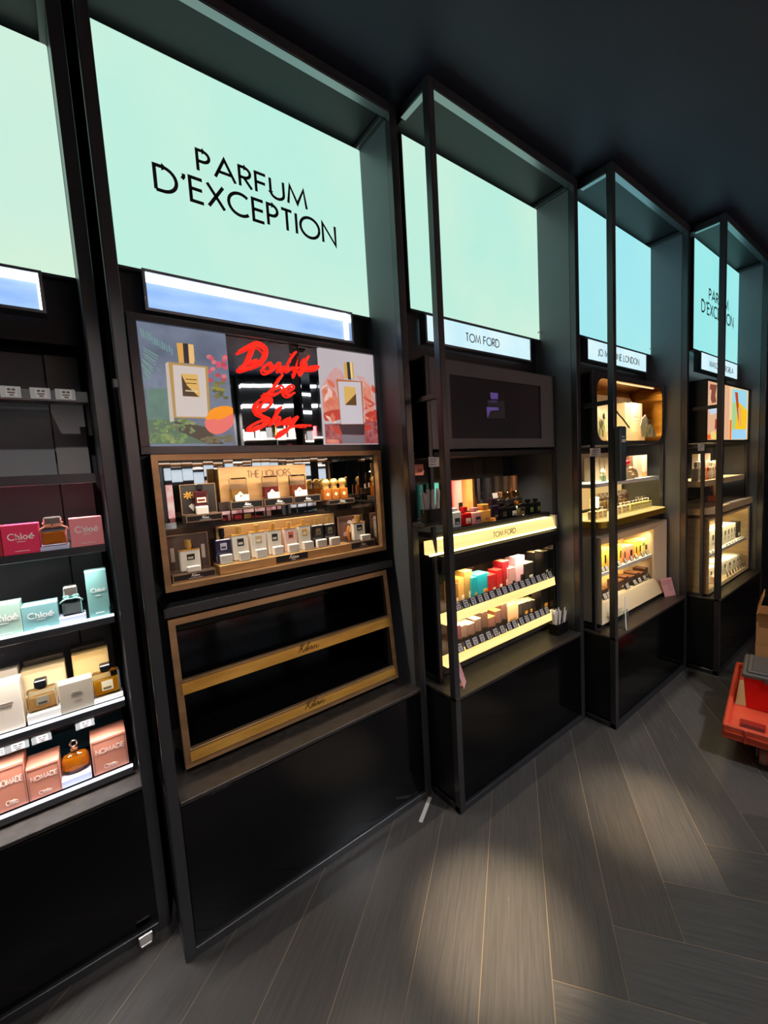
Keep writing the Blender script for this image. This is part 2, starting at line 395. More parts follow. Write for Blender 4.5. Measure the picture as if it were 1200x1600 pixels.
BAN = {'L': ((196, 238, 226), (210, 240, 218)), 'K': ((180, 238, 224), (202, 240, 222)), 'T': ((178, 236, 222), (204, 240, 220)), 'J': ((158, 230, 240), (168, 234, 236)), 'M': ((150, 232, 234), (160, 236, 234))}
BANL = {'L': 'plain mint backlit fabric panel in the left edge bay', 'K': 'large mint backlit fabric panel with big PARFUM D EXCEPTION lettering',
        'T': 'plain mint backlit fabric panel above the dark video screen bay', 'J': 'plain pale blue backlit fabric panel above the rounded gold niche bay',
        'M': 'farthest backlit fabric panel, with small PARFUM lettering behind a post'}
def banner(b):
    w = WID[b]; d = .212 if b != 'M' else .175
    t = thing('fabric_lightbox', BANL[b], 'light box', at(b, 0, d, 0), 0, 'backlit fabric panels')
    u0 = .048
    m = pr(BAN[b][0], 1.0, (1.2, BAN[b][1], (1, 1, 1)))
    MB().box(u0, w - .002, .002, .028, 2.2, 2.903, m, .004).done('fabric_panel', t)
    fr = MB()
    fr.box(u0 - .006, u0, 0, .03, 2.19, 2.903, FRAME); fr.box(u0 - .006, w - .001, 0, .03, 2.19, 2.2, FRAME)
    fr.done('frame', t)
    if b in 'KM':
        l = MB(); k = 1 if b == 'K' else 1.06
        letters(l, 'PARFUM', .328 * k, 2.572, .068, .0018, INK, .15, .2, x1=.738 * k)
        letters(l, "D'EXCEPTION", .189 * k, 2.466, .076, .0018, INK, .145, .2, x1=.864 * k)
        l.done('lettering', t)
    if b in 'TJM': MB().box(w - .025, w - .004, -.006, .002, 2.235, 2.242, WHITE).done('cable_tail', t)
for b in 'LKTJM': banner(b)

SGL = {'L': 'open blue white light box with bare LED strip, at the left edge', 'K': 'open blue white light box with bare LED strip, under the large PARFUM panel',
       'T': 'small lit sign with two short words, over the dark video screen', 'J': 'small lit sign ending in LONDON, over the rounded gold niche', 'M': 'small lit sign cut by a post, farthest of the lit signs'}
SGT = {'T': ('TOM FORD', .375, .625), 'J': ('JO MALONE LONDON', .24, .785), 'M': ('MAISON MARGIELA', .3, .85)}
def sign(b):
    d = .205 if b != 'M' else .165
    t = thing('sign_lightbox', SGL[b], 'sign', at(b, 0, d, 0), 0, 'lit signs over the displays')
    u0, u1 = {'L': (.114, .932), 'M': (.12, .955)}.get(b, (.114, .9)); z0, z1 = 2.06, 2.188
    f = MB(); e = .009; dd = -.03 if b in 'LK' else -.012
    f.box(u0, u0 + e, dd, .03, z0, z1, STEEL); f.box(u1 - e, u1, dd, .03, z0, z1, STEEL); f.box(u0 + e, u1 - e, dd, .03, z0, z0 + e, STEEL); f.box(u0 + e, u1 - e, dd, .03, z1 - e, z1, STEEL)
    f.done('frame', t)
    if b in 'LK':
        MB().box(u0 + e, u1 - e, .02, .03, z0 + e, z1 - e, pr((150, 192, 255), 1.0, (5, (178, 214, 255), (1, 1, 4)))).done('reflector', t)
        MB().box(u0 + e, u1 - e, .004, .0199, z1 - e - .012, z1 - e, LED).done('led_strip', t)
        MB().box(u1 - e - .007, u1 - e, .004, .0199, z0 + e, z1 - e - .0121, LED).done('led_strip', t)
    else:
        MB().box(u0 + e, u1 - e, -.009, .028, z0 + e, z1 - e, pr((196, 238, 252), .98, (4, (222, 250, 255), (1, 1, 1)))).done('diffuser', t)
        l = MB(); tx, a, c = SGT[b]; letters(l, tx, a, 2.103, .037, -.0092, INK, .13, .18, x1=c); l.done('lettering', t)
for b in 'LKTJM': sign(b)

# ---------------------------------------------------------------- makers of goods
def carton(name, label, cat, group, b, d, z0, u0, u1, z1, dep, col, prints=(), text=None, lid=None, rough=.5, bev=.0012, rot=0., metal=0.):
    """a printed carton: prints are (x0,x1,z0,z1,colour) fractions of its front"""
    w, h = abs(u1 - u0), z1 - z0; m = MB(); x0, x1 = -w / 2, w / 2
    m.box(x0, x1, 0, dep, 0, h, mat(col, rough, metal), bev)
    if lid: m.box(x0 - .0006, x1 + .0006, -.0006, dep + .0006, h * lid[0], h + .0006, mat(lid[1], rough), bev)
    for a, c, e, g, k in prints: m.box(x0 + w * a, x0 + w * c, -.0011, .0, h * e, h * g, mat(k, .5))
    if text:
        for tx, fx, fx1, fz, fh, k, wt in text: letters(m, tx, x0 + w * fx, h * fz, h * fh, -.0008, mat(k, .5), wt, .17, x1=x0 + w * fx1)
    return tag(m.done(name, None, at(b, (u0 + u1) / 2, d, z0 + .0003), rot), label, cat, group)

def bottle(label, b, d, z0, u0, u1, zb, zc, body, cap, lab=None, group=None, glass=False, liquid=None, dep=None, capw=.45, edge=None, name='perfume_bottle', capkind='box', labbox=(.3, .7, .45, .75)):
    """rectangular flacon: zb top of the body, zc top of the cap"""
    t = thing(name, label, 'bottle', at(b, (u0 + u1) / 2, d, z0 + .0003), 0, group)
    w, h, H = abs(u1 - u0), zb - z0, zc - z0; dep = dep or w * .55; x0, x1 = -w / 2, w / 2
    m = MB(); m.box(x0, x1, 0, dep, 0, h, GLASS if glass else mat(body, .15, coat=.4), w * .06)
    if edge: m.box(x0 - .0005, x1 + .0005, -.0004, dep, h * .97, h + .0004, edge)
    nr = capw * w * .36; m.cyl((0, dep / 2, h), nr, (H - h) * .25, edge or mat(cap[0], cap[1], cap[2]), 12)
    m.done('body', t)
    if liquid: MB().box(x0 * .88, x1 * .88, dep * .14, dep * .86, h * .08, h * .72, mat(liquid, .1, trans=.3), w * .04).done('perfume', t)
    c = MB(); cw = capw * w; cm = mat(cap[0], cap[1], cap[2])
    if capkind == 'box': c.box(-cw / 2, cw / 2, max(.001, dep / 2 - cw / 2), min(dep - .001, dep / 2 + cw / 2), h + (H - h) * .2, H, cm, cw * .08)
    elif capkind == 'ball': c.lathe([(cw * .3, 0), (cw * .3, (H-h)*.15), (cw * .5, (H-h)*.35), (cw * .5, (H-h)*.55), (cw*.3, (H-h)*.78), (.001, (H-h)*.82)], (0, dep / 2, h + (H - h) * .18), cm, 14)
    else: c.cyl((0, dep / 2, h + (H - h) * .2), cw / 2, (H - h) * .8, cm, 14)
    c.done('cap', t)
    if lab:
        l = MB(); a, q, e, g = labbox
        l.box(x0 + w * a, x0 + w * q, -.0012, .0002, h * e, h * g, mat(lab[0], .4))
        if len(lab) > 1: l.box(x0 + w * (a + .05), x0 + w * (q - .07), -.0016, -.001, h * (e + .06), h * (e + .15), mat(lab[1], .4))
        l.done('label', t)
    return t
def ticket(b, d, z, u, w, h, label, group, tilt=.35, holder=(52, 50, 54), cat='price ticket'):
    t = MB(); ty = math.sin(tilt) * h; tz = math.cos(tilt) * h; e = .1 * w; x0, x1 = -w / 2, w / 2
    def sl(a, c, lo, hi, off, m):        # slanted slip of card
        f = lambda x, s, o: (x, s * ty - math.cos(tilt) * o, s * tz + math.sin(tilt) * o)
        t.hexa([f(a, lo, off), f(c, lo, off), f(c, lo, off - .001), f(a, lo, off - .001), f(a, hi, off), f(c, hi, off), f(c, hi, off - .001), f(a, hi, off - .001)], m)
    sl(x0, x1, 0, 1, 0, mat(holder, .3)); p0, p1 = x0 + w * .26, x1 - w * .18
    sl(p0, p1, .1, .92, .001, mat((226, 220, 216), .6)); pw = p1 - p0
    for lo, hi, a, c in ((.62, .8, .15, .45), (.62, .8, .55, .85), (.38, .5, .15, .8), (.18, .3, .3, .7)): sl(p0 + pw * a, p0 + pw * c, lo, hi, .0016, mat((96, 92, 96), .6))
    return tag(t.done('price_ticket', None, at(b, u, d, z)), label, cat, group)

# ---------------------------------------------------------------- left edge bay
def shelf_L(label, z, led=None, dep=.36, d=.08, lip=.022):
    t = thing('wall_shelf', label, 'shelf', at('L', .2, d, z), 0, 'shelves of the left edge bay')
    MB().box(0, .803, .004, dep - d + .05, -.016, 0, FRAME, .001).done('board', t)
    MB().box(0, .805, -.006, .0035, -lip, -.001 if led else .001, FRAME, .001).done('front_lip', t)
    if led:
        MB().box(0, .805, -.006, .003, 0, .007, mat(led, .3, emit=3.), .001).done('led_edge', t)
    return t
WL = (232, 240, 255)
bp = MB(); bp.box(.05, .90, .395, .437, .531, 1.985, mat((124, 126, 132), .5)); bp.box(.905, 1.0, .385, .437, .531, 1.985, mat((134, 129, 131), .5))
for i in range(14): bp.box(.9, .906, .392, .396, .6 + i * .095, .655 + i * .095, BLACK)
tag(bp.done('slotted_back_panel', None, bay('L')), 'grey steel back panel with a column of slots, in the left edge bay', 'back panel')
t = thing('ticket_rail', 'black rail holding three price tickets, under the light box at the left edge', 'shelf rail', at('L', .2, .14, 1.783))
MB().box(0, .79, .012, .06, 0, .016, FRAME).done('arm', t); MB().box(0, .81, 0, .012, 0, .034, FRAME, .001).done('rail', t)
MB().box(.752, .81, .012, .07, .002, .036, FRAME, .002).done('end_block', t)
MB().box(0, .70, .013, .24, .0165, .018, ACRYL).done('glass_plate', t)
for i, (a, c) in enumerate(((0, 33), (47, 79), (86.5, 118))):
    u0, u1 = uof('L', a, .135, 1.80), uof('L', c, .135, 1.80)
    ticket('L', .137, 1.788, (u0 + u1) / 2, u1 - u0, .034, 'clear price ticket, %s of three on the upper rail at the left edge' % ('leftmost', 'middle', 'rightmost')[i], 'tickets on the upper left rail', .05, (170, 178, 180))
shelf_L('empty dark shelf, topmost at the left edge', 1.555, d=.15, lip=.03)
shelf_L('dark shelf carrying the red and pink cartons', 1.325)
shelf_L('white edged shelf carrying the teal cartons', 1.088, (206, 232, 240))
shelf_L('brightly lit shelf carrying cream cartons and amber bottles', .80, WL)
t = shelf_L('brightly lit lowest shelf carrying copper coloured cartons', .562, WL)
MB().box(0, .80, .24, .25, 0, .085, mat((40, 84, 96), .4)).done('teal_riser', t)
for z_, w_ in ((1.523, 2.5), (1.30, 2.0), (1.063, 1.9), (.775, 1.7)): area('shelf_area_light', at('L', .62, .068 if z_ < 1.5 else .155, z_), (0, .1 if z_ < 1.5 else -.3, -1), .72, .03, (1, .97, .94), w_, 84)  # area lights added at the shelf fronts to brighten the left bay goods
# red and pink row
def bx(b, d, z, pl, pr_, pt): return span(b, d, z, pl, pr_, pt)
def chl(label, d, z, pl, p2, pt, dep, col, tcol=(250, 246, 242), fz=.5, fh=.2, fx=(.16, .86)):
    u0, u1, z1 = bx('L', d, z, pl, p2, pt)
    return carton('perfume_carton', label, 'carton', None, 'L', d, z, u0, u1, z1, dep, col, [(.38, .62, fz - .09, fz - .075, tcol), (.3, .7, .1, .115, tcol)], [('C', fx[0], fx[0] + .17, fz, fh, tcol, .15), ('hlo', fx[0] + .2, fx[0] + .52, fz, fh, tcol, .15), ('e', fx[0] + .55, fx[1], fz, fh, tcol, .15)], rough=.35)
chl('deep red pink carton with white lettering, on the upper left shelf', .088, 1.325, 3, 61.5, 820, .06, (240, 58, 100))
chl('salmon pink carton with white lettering, beside the dark post', .088, 1.325, 109.5, 161, 809, .06, (250, 148, 154))
u0, u1, z1 = bx('L', .088, 1.325, -30, 2.4, 824)
carton('perfume_carton', 'dark red carton cut off by the left picture edge, upper row', 'carton', None, 'L', .088, 1.325, u0, u1, z1, .06, (150, 36, 44))
def block(label, b, d, z, pl, p2, pt, dep, m, name='tester_block'):
    u0, u1, z1 = span(b, d, z, pl, p2, pt)
    o = MB().box(-(u1 - u0) / 2, (u1 - u0) / 2, 0, dep, 0, z1 - z, m, .001).done(name, None, at(b, (u0 + u1) / 2, d, z + .0003))
    return tag(o, label, 'display block'), z1
LAV = mat((206, 212, 240), .3)
_, zb = block('pale lavender display block under the peach bottle', 'L', .088, 1.325, 62.8, 108.5, 856.5, .055, LAV)
def bow_bottle(label, d, z, pl, p2, ptb, ptc, liquid, bow, capc):
    u0, u1, z1 = span('L', d, z, pl, p2, ptb); zc = zof('L', ptc, d, (u0 + u1) / 2)
    t = bottle(label, 'L', d, z, u0, u1, z1, zc, (240, 236, 230), (capc, .15, .8), None, None, True, liquid, (u1 - u0) * .6, .7)
    w = u1 - u0; h = z1 - z; y = w * .3; B = mat(bow, .6); m = MB()
    m.lathe([(w * .17, 0), (w * .19, .004), (w * .17, .008)], (0, y, h + .001), B, 12)
    for s in (-1, 1):
        m.tube([Vector((s * a * w, y - .012 - c * w, h + .006 + e * w)) for a, c, e in ((0, 0, 0), (.18, .03, .1), (.38, .05, .08), (.34, .06, -.03), (.1, .04, -.01))], w * .045, B, 6)
        m.tube([Vector((s * a * w, y - .014 - c * w, h + e * w)) for a, c, e in ((0, 0, 0), (.28, .06, .03), (.52, .08, -.1), (.56, .08, -.2))], w * .04, B, 6)
    m.done('ribbon_bow', t)
    return t
bow_bottle('square glass bottle of amber perfume with peach ribbon bow, between red and pink cartons', .098, zb, 64, 105, 823, 808, (244, 150, 52), (238, 160, 128), (216, 200, 190))
# teal row
chl('pale green carton cut by the left picture edge, teal row', .088, 1.088, -22, 33.5, 946, .06, (176, 206, 190), fx=(.2, .9))
chl('teal carton with white lettering, left of the clear bottle', .088, 1.088, 35, 91.5, 945, .06, (132, 184, 186))
chl('tall narrow teal carton beside the clear bow tied bottle', .088, 1.088, 136, 169.5, 892, .045, (128, 180, 176), fz=.55, fh=.075, fx=(.2, .86))
_, zb = block('pale lavender display block under the clear teal bowed bottle', 'L', .088, 1.088, 92.5, 135, 963, .055, LAV)
bow_bottle('clear square perfume bottle with teal ribbon bow and ribbed cap', .1, zb, 97, 128.5, 936, 916.5, (150, 158, 156), (126, 186, 178), (160, 150, 140))
u1 = uof('L', 177, .09, 1.11)
tag(MB().box(0, .012, 0, .09, 0, .035, ACRYL, .001).done('acrylic_riser', None, at('L', u1 - .012, .088, 1.0885)), 'small clear acrylic riser at the right end of the teal row', 'riser')
# cream and amber row
zS = .8075
def cr(label, pl, p2, pt, d, dep, col, prints=(), text=None, lid=None, z=zS):
    u0, u1, z1 = span('L', d, z, pl, p2, pt)
    return carton('perfume_carton', label, 'carton', None, 'L', d, z, u0, u1, z1, dep, col, prints, text, lid, .4), (u0, u1, z1)
cr('cream carton at the left picture edge, cream row', -22, 35, 1072, .088, .06, (232, 218, 200), [(.3, .75, .58, .6, (120, 110, 100)), (.3, .7, .52, .54, (120, 110, 100))])
cr('taller cream carton standing behind the left cream carton', -30, 33, 1052, .16, .05, (206, 194, 174))
cr('tall cream carton printed with a bottle, behind the black capped bottle', 37, 105, 1044, .165, .05, (226, 200, 150), [(.06, .94, .05, .9, (236, 212, 166))])
cr('taller clear edged carton, rearmost behind the black capped bottle', 41, 103, 1028, .225, .05, (150, 142, 128))
cr('beige grey carton with small print, standing in front', 93.5, 145.5, 1066, .088, .045, (178, 166, 148), [(.38, .64, .62, .64, (90, 84, 78)), (.34, .68, .55, .57, (90, 84, 78)), (.42, .62, .36, .37, (120, 112, 104))])
cr('tall honey carton behind the beige grey carton', 116, 172, 1020, .165, .05, (230, 190, 120), [(.05, .95, .05, .88, (236, 200, 134))])
cr('grey topped carton, rearmost behind the tall honey carton', 115, 168, 1009, .22, .05, (120, 112, 100))
WB_ = mat((244, 240, 232), .3)
_, zb = block('white display base under the black capped amber bottle', 'L', .088, zS, 43, 95.5, 1113, .05, WB_)
u0, u1, z1 = span('L', .1, zb, 42, 90, 1079); zc = zof('L', 1064, .1, (u0 + u1) / 2)
bottle('clear square bottle of pale amber perfume with flat black cap and grey label', 'L', .1, zb, u0, u1, z1, zc, (0, 0, 0), ((20, 20, 22), .2, 0), ((140, 130, 112), (60, 56, 50)), None, True, (244, 190, 112), .035, .42, labbox=(.3, .72, .3, .7))
_, zb = block('white display base under the bright amber bottle, right end', 'L', .088, zS, 147, 193, 1089, .05, WB_)
u0, u1, z1 = span('L', .1, zb, 146, 188, 1052); zc = zof('L', 1040, .1, (u0 + u1) / 2)
bottle('clear bottle of bright amber perfume with flat black cap and white label', 'L', .1, zb, u0, u1, z1, zc, (0, 0, 0), ((20, 20, 22), .2, 0), ((244, 230, 190), (120, 100, 60)), None, True, (255, 176, 20), .035, .4, labbox=(.3, .72, .25, .66))
for i, (a, c) in enumerate(((-3, 8), (8, 45), (49, 80), (117.5, 147))):
    u0, u1 = uof('L', a, .07, .77), uof('L', c, .07, .77)
    ticket('L', .068, .752, (u0 + u1) / 2, u1 - u0, .026, 'clear price ticket, %s of four hanging below the brightly lit cream row' % ('leftmost', 'second', 'third', 'rightmost')[i], 'tickets under the cream row', -.1, (120, 122, 124))
# copper row
zS = .57
COP = (196, 126, 104)
def cop(label, pl, p2, pt):
    u0, u1, z1 = span('L', .09, zS, pl, p2, pt)
    return carton('perfume_carton', label, 'carton', None, 'L', .09, zS, u0, u1, z1, .085, COP, [(.04, .96, .93, .945, (150, 84, 70)), (.94, .955, .05, .94, (120, 84, 92)), (.04, .055, .05, .94, (120, 84, 92)), (.4, .62, .16, .2, (238, 206, 190))], [('NOMADE', .12, .9, .58, .13, (240, 214, 200), .14), ('C', .3, .42, .12, .1, (240, 214, 200), .14), ('hlo', .44, .68, .12, .1, (240, 214, 200), .14)], rough=.4)
cop('copper carton at the left picture edge, lowest shelf', -9, 40.5, 1199)
cop('copper carton left of the round amber bottle', 43, 95, 1196)
cop('copper carton at the right end beside the post, lowest shelf', 144, 199, 1152)
_, zb = block('pale lavender display base under the round amber bottle', 'L', .09, zS, 97, 143.5, 1214, .08, LAV)
u0, u1 = uof('L', 97, .1, zb), uof('L', 143, .1, zb)
t = thing('perfume_bottle', 'squat rounded bottle of orange perfume with clear ring stopper', 'bottle', at('L', (u0 + u1) / 2, .128, zb + .0005))
R = (u1 - u0) / 2
def oval(prof, m, name, k=.55):
    q = MB().lathe(prof, (0, 0, 0), m, 24); q.v = [(x, y * k, z) for x, y, z in q.v]; return q.done(name, t)
oval([(R * .75, 0), (R * .95, .006), (R, .02), (R * .93, .05), (R * .8, .06), (R * .25, .063), (R * .22, .072)], GLASS, 'body')
oval([(R * .7, .012), (R * .86, .022), (R * .82, .047), (R * .7, .052)], mat((250, 146, 16), .1, trans=.25), 'perfume')
q = MB(); q.lathe([(R * .24, .0725), (R * .28, .076), (R * .2, .08)], (0, 0, 0), mat((216, 160, 130), .2, .9), 16)
q.tube([(math.cos(a / 12 * 6.2832) * R * .24, 0, .093 + math.sin(a / 12 * 6.2832) * R * .26) for a in range(13)], R * .07, mat((216, 180, 160), .2, .9), 8); q.done('stopper', t)
# castor under the left bay
t = thing('castor_clip', 'small shiny metal castor bracket on the floor under the left edge bay', 'castor', at('L', .978, -.018, 0))
MB().box(-.022, .022, -.012, .0, .012, .046, STEEL, .003).done('bracket', t); MB().box(-.016, .016, -.0135, -.0121, .018, .04, PAPER).done('sticker', t)
MB().cylx((0, -.006, .007), .007, .03, STEEL).done('wheel', t)

# ---------------------------------------------------------------- bay with the gold shelves: header with posters and neon
t = thing('header_box', 'black shallow box framing two perfume posters and the red neon', 'header frame', bay('K'))
h = MB(); h.box(.055, 1.0, .165, .185, 2.022, 2.042, FRAME, .001); h.box(.055, 1.0, .165, .185, 1.603, 1.629, FRAME, .001); h.box(.055, .082, .165, .185, 1.629, 2.022, FRAME, .001); h.box(.996, 1.0, .165, .185, 1.629, 2.022, FRAME)
h.done('frame', t); MB().box(.056, 1.0, .2, .244, 1.603, 2.04, DARK).done('back_box', t)
PD = .176
def P7(x, y): return UZ('K', 205 + x / 7.5, 490 + y / 7.5, PD)
def P9(x, y): return UZ('K', 490 + x / 9.412, 530 + y / 9.412, PD)
def PN(x, y): return UZ('K', 350 + x / 7.5, 510 + y / 7.5, PD)
class Poster:
    def __init__(s, f, y, bb=(-9, 9, -9, 9)): s.f = f; s.y = y; s.mb = MB(); s.bb = bb
    def p(s, m, *pts, sm=0):
        q = [s.f(*a) for a in pts]
        if sm: q = [tuple(v) for v in smooth(q + [q[0]], sm)[:-1]]
        a, c, e, h = s.bb; q = [(min(max(x, a), c), min(max(z, e), h)) for x, z in q]; s.y -= .000025; s.mb.prism(q, s.y, s.y + .000022, m); return s
    def oval(s, m, cx, cy, rx, ry, n=20):
        return s.p(m, *[(cx + rx * math.cos(6.2832 * i / n), cy + ry * math.sin(6.2832 * i / n)) for i in range(n)])
u0, z0, u1, z1 = .083, 1.63, .3565, 2.021
a = thing('backlit_poster', 'backlit poster of a tall white bottle, peach and moss, left of the red neon', 'poster', bay('K'))
MB().box(u0, u1, PD, .198, z0, z1, pr((118, 128, 148), .95, (7, (92, 100, 118), (1, 1, 1.6)))).done('print', a)
g = Poster(P7, PD, (u0, u1, z0, z1)); rnd = random.Random(3)
FOL = [pr((110, 156, 168), .9), pr((124, 152, 146), .9), pr((112, 144, 142), .9)]; MOSS = [pr((122, 158, 96), .9, (60, (92, 120, 78), (1, 1, 1))), pr((156, 166, 104), .9, (60, (112, 124, 78), (1, 1, 1))), pr((92, 114, 92), .9)]
for i in range(14):                      # fir twigs, upper left
    x, y = 100 + i * 28, 170 + i * 17 + rnd.uniform(-15, 15); g.p(FOL[i % 3], (x, y), (x + 16, y + 4), (x + 26, y + 100 + rnd.uniform(-25, 10)), (x + 6, y + 80))
for i in range(9):
    x, y = 100 + rnd.uniform(0, 40), 400 + i * 34; g.p(FOL[1 + i % 2], (x, y), (x + 20, y - 6), (x + 190 - i * 12, y + 95), (x + 180 - i * 12, y + 108))
for i in range(46):
    x, y = rnd.uniform(100, 330), rnd.uniform(160, 880); l = rnd.uniform(40, 110); an = rnd.uniform(.3, .9); g.p([pr((128, 160, 150), .9), pr((96, 128, 122), .9), pr((84, 112, 116), .9)][i % 3], (x, y), (x + 5, y - 3), (x + l * math.cos(an), y + l * math.sin(an)))
g.p(pr((110, 138, 124), .9, (20, (92, 122, 112), (1, 1, 1))), (175, 880), (420, 880), (440, 1250), (190, 1260))
for i in range(16): g.oval(pr([(230, 96, 120), (214, 80, 90), (240, 130, 140)][i % 3], .75), 1000 + rnd.uniform(-90, 130), 600 + rnd.uniform(-110, 190), 32, 26, 9)
for i in range(18): g.oval(pr([(180, 170, 84), (120, 120, 70), (150, 140, 80)][i % 3], .6), 1010 + rnd.uniform(-80, 120), 890 + rnd.uniform(-90, 110), 34, 20, 8)
g.p(MOSS[2], (180, 1250), (560, 1240), (900, 1330), (1010, 1520), (225, 1530))
g.p(pr((96, 84, 70), .6), (500, 1260), (860, 1330), (1090, 1530), (900, 1530), (560, 1380))
for i in range(40): g.oval(MOSS[i % 3], rnd.uniform(215, 640), rnd.uniform(1420, 1510), 40, 22, 8)
for i in range(60): g.oval(MOSS[i % 3], rnd.uniform(200, 760), rnd.uniform(1240, 1400), rnd.uniform(14, 34), rnd.uniform(10, 22), 7)
for i in range(70):
    x, y = rnd.uniform(215, 620), rnd.uniform(1410, 1520); g.p(MOSS[i % 2], (x, y), (x + 8, y), (x + rnd.uniform(-14, 20), y - rnd.uniform(20, 46)))
for i in range(16): g.oval(pr((140, 130, 92), .6), rnd.uniform(830, 1170), rnd.uniform(1430, 1510), 40, 18, 7)
g.p(pr((214, 198, 180), .8), (395, 590), (430, 570), (500, 1265), (450, 1275))
g.p(pr((190, 150, 84), .85), (430, 572), (890, 625), (925, 1235), (500, 1225))
g.p(pr((222, 208, 200), .82), (480, 606), (860, 640), (895, 1215), (525, 1210))
g.p(pr((226, 180, 100), .9), (580, 708), (770, 720), (805, 985), (600, 972))
g.p(pr((84, 62, 40), .8), (582, 720), (650, 850), (790, 980), (600, 972))
for yy in (770, 815): g.p(INK, (635, yy), (760, yy + 8), (760, yy + 16), (635, yy + 8))
g.p(pr((240, 220, 180), .8), (630, 900), (780, 912), (780, 924), (630, 914))
g.p(pr((226, 168, 84), .9), (525, 352), (600, 352), (615, 585), (555, 585)); g.p(pr((60, 54, 60), .7), (598, 356), (668, 360), (676, 588), (615, 585)); g.p(pr((236, 190, 120), .95), (660, 362), (722, 372), (738, 556), (728, 598), (676, 590))
g.p(pr((246, 120, 110), .85), (855, 1265), (1185, 1130), (1188, 1300), (1050, 1410), (930, 1400), (870, 1340), sm=3)
g.p(pr((252, 150, 24), .95), (860, 1250), (930, 1130), (1080, 1085), (1188, 1110), (1186, 1170), (1030, 1245), (960, 1240), sm=3)
g.mb.done('picture', a)
u0, u1 = .7245, .995
a = thing('backlit_poster', 'backlit poster of a white bottle among coral petals, right of the red neon', 'poster', bay('K'))
MB().box(u0, u1, PD, .198, z0, z1, pr((216, 204, 208), .75, (3, (200, 192, 200), (1, 1, .3)))).done('print', a)
g = Poster(P9, PD, (u0, u1, z0, z1))
C1, C2, C3, C4 = pr((226, 112, 92), .8, (30, (240, 160, 130), (1, 1, 1))), pr((236, 190, 184), .75, (20, (222, 160, 160), (1, 1, 1))), pr((206, 70, 56), .8), pr((150, 60, 62), .7, (40, (206, 120, 120), (1, 1, 1)))
g.p(C2, (130, 680), (200, 540), (340, 410), (450, 560), (420, 700), (390, 960), (150, 960), sm=3)
g.p(C1, (140, 770), (260, 710), (350, 860), (390, 1110), (160, 1100), sm=3); g.p(C3, (150, 1080), (380, 1030), (400, 1180), (170, 1200), sm=2)
g.p(C2, (620, 540), (740, 560), (880, 760), (905, 1000), (740, 1100), (720, 700), sm=3); g.p(C1, (735, 720), (830, 720), (840, 900), (770, 1030), sm=3)
g.p(C3, (760, 1100), (915, 1030), (930, 1200), (770, 1240), sm=2)
rnd = random.Random(8)
for i in range(16):
    s = -1 if i % 2 else 1; cx, cy = 520 + s * rnd.uniform(230, 380), rnd.uniform(640, 1180); an = rnd.uniform(0, 3); l, w_ = rnd.uniform(60, 130), rnd.uniform(18, 40); ca_, sa_ = math.cos(an), math.sin(an)
    g.p(pr([(236, 150, 130), (246, 206, 190), (214, 90, 70), (230, 120, 90)][i % 4], .82), (cx - l * ca_, cy - l * sa_), (cx - w_ * sa_, cy + w_ * ca_), (cx + l * ca_, cy + l * sa_), (cx + w_ * sa_, cy - w_ * ca_), sm=2)
g.p(C4, (160, 1250), (930, 1210), (948, 1535), (180, 1540))
g.p(C3, (250, 1260), (470, 1340), (420, 1400), (330, 1390)); g.p(C3, (640, 1340), (790, 1250), (870, 1300), (700, 1390)); g.p(C1, (190, 1470), (370, 1480), (380, 1535), (190, 1535))
g.p(pr((150, 140, 148), .6), (420, 1400), (745, 1420), (750, 1530), (420, 1530)); g.p(pr((84, 64, 70), .5), (370, 1250), (750, 1250), (745, 1410), (420, 1400))
g.p(pr((200, 120, 70), .8), (330, 585), (715, 620), (740, 1250), (400, 1255)); g.p(pr((218, 208, 216), .8), (355, 622), (690, 632), (728, 1245), (405, 1250))
g.p(pr((222, 178, 96), .9), (440, 690), (612, 708), (630, 975), (462, 968)); g.p(pr((110, 76, 36), .7), (622, 800), (630, 975), (462, 968))
g.p(pr((214, 166, 80), .9), (440, 345), (575, 345), (595, 585), (460, 575)); g.p(pr((54, 58, 64), .6), (485, 335), (525, 335), (550, 600), (505, 590)); g.p(pr((246, 214, 150), .95), (535, 340), (555, 340), (575, 570), (552, 570))
g.mb.done('picture', a)
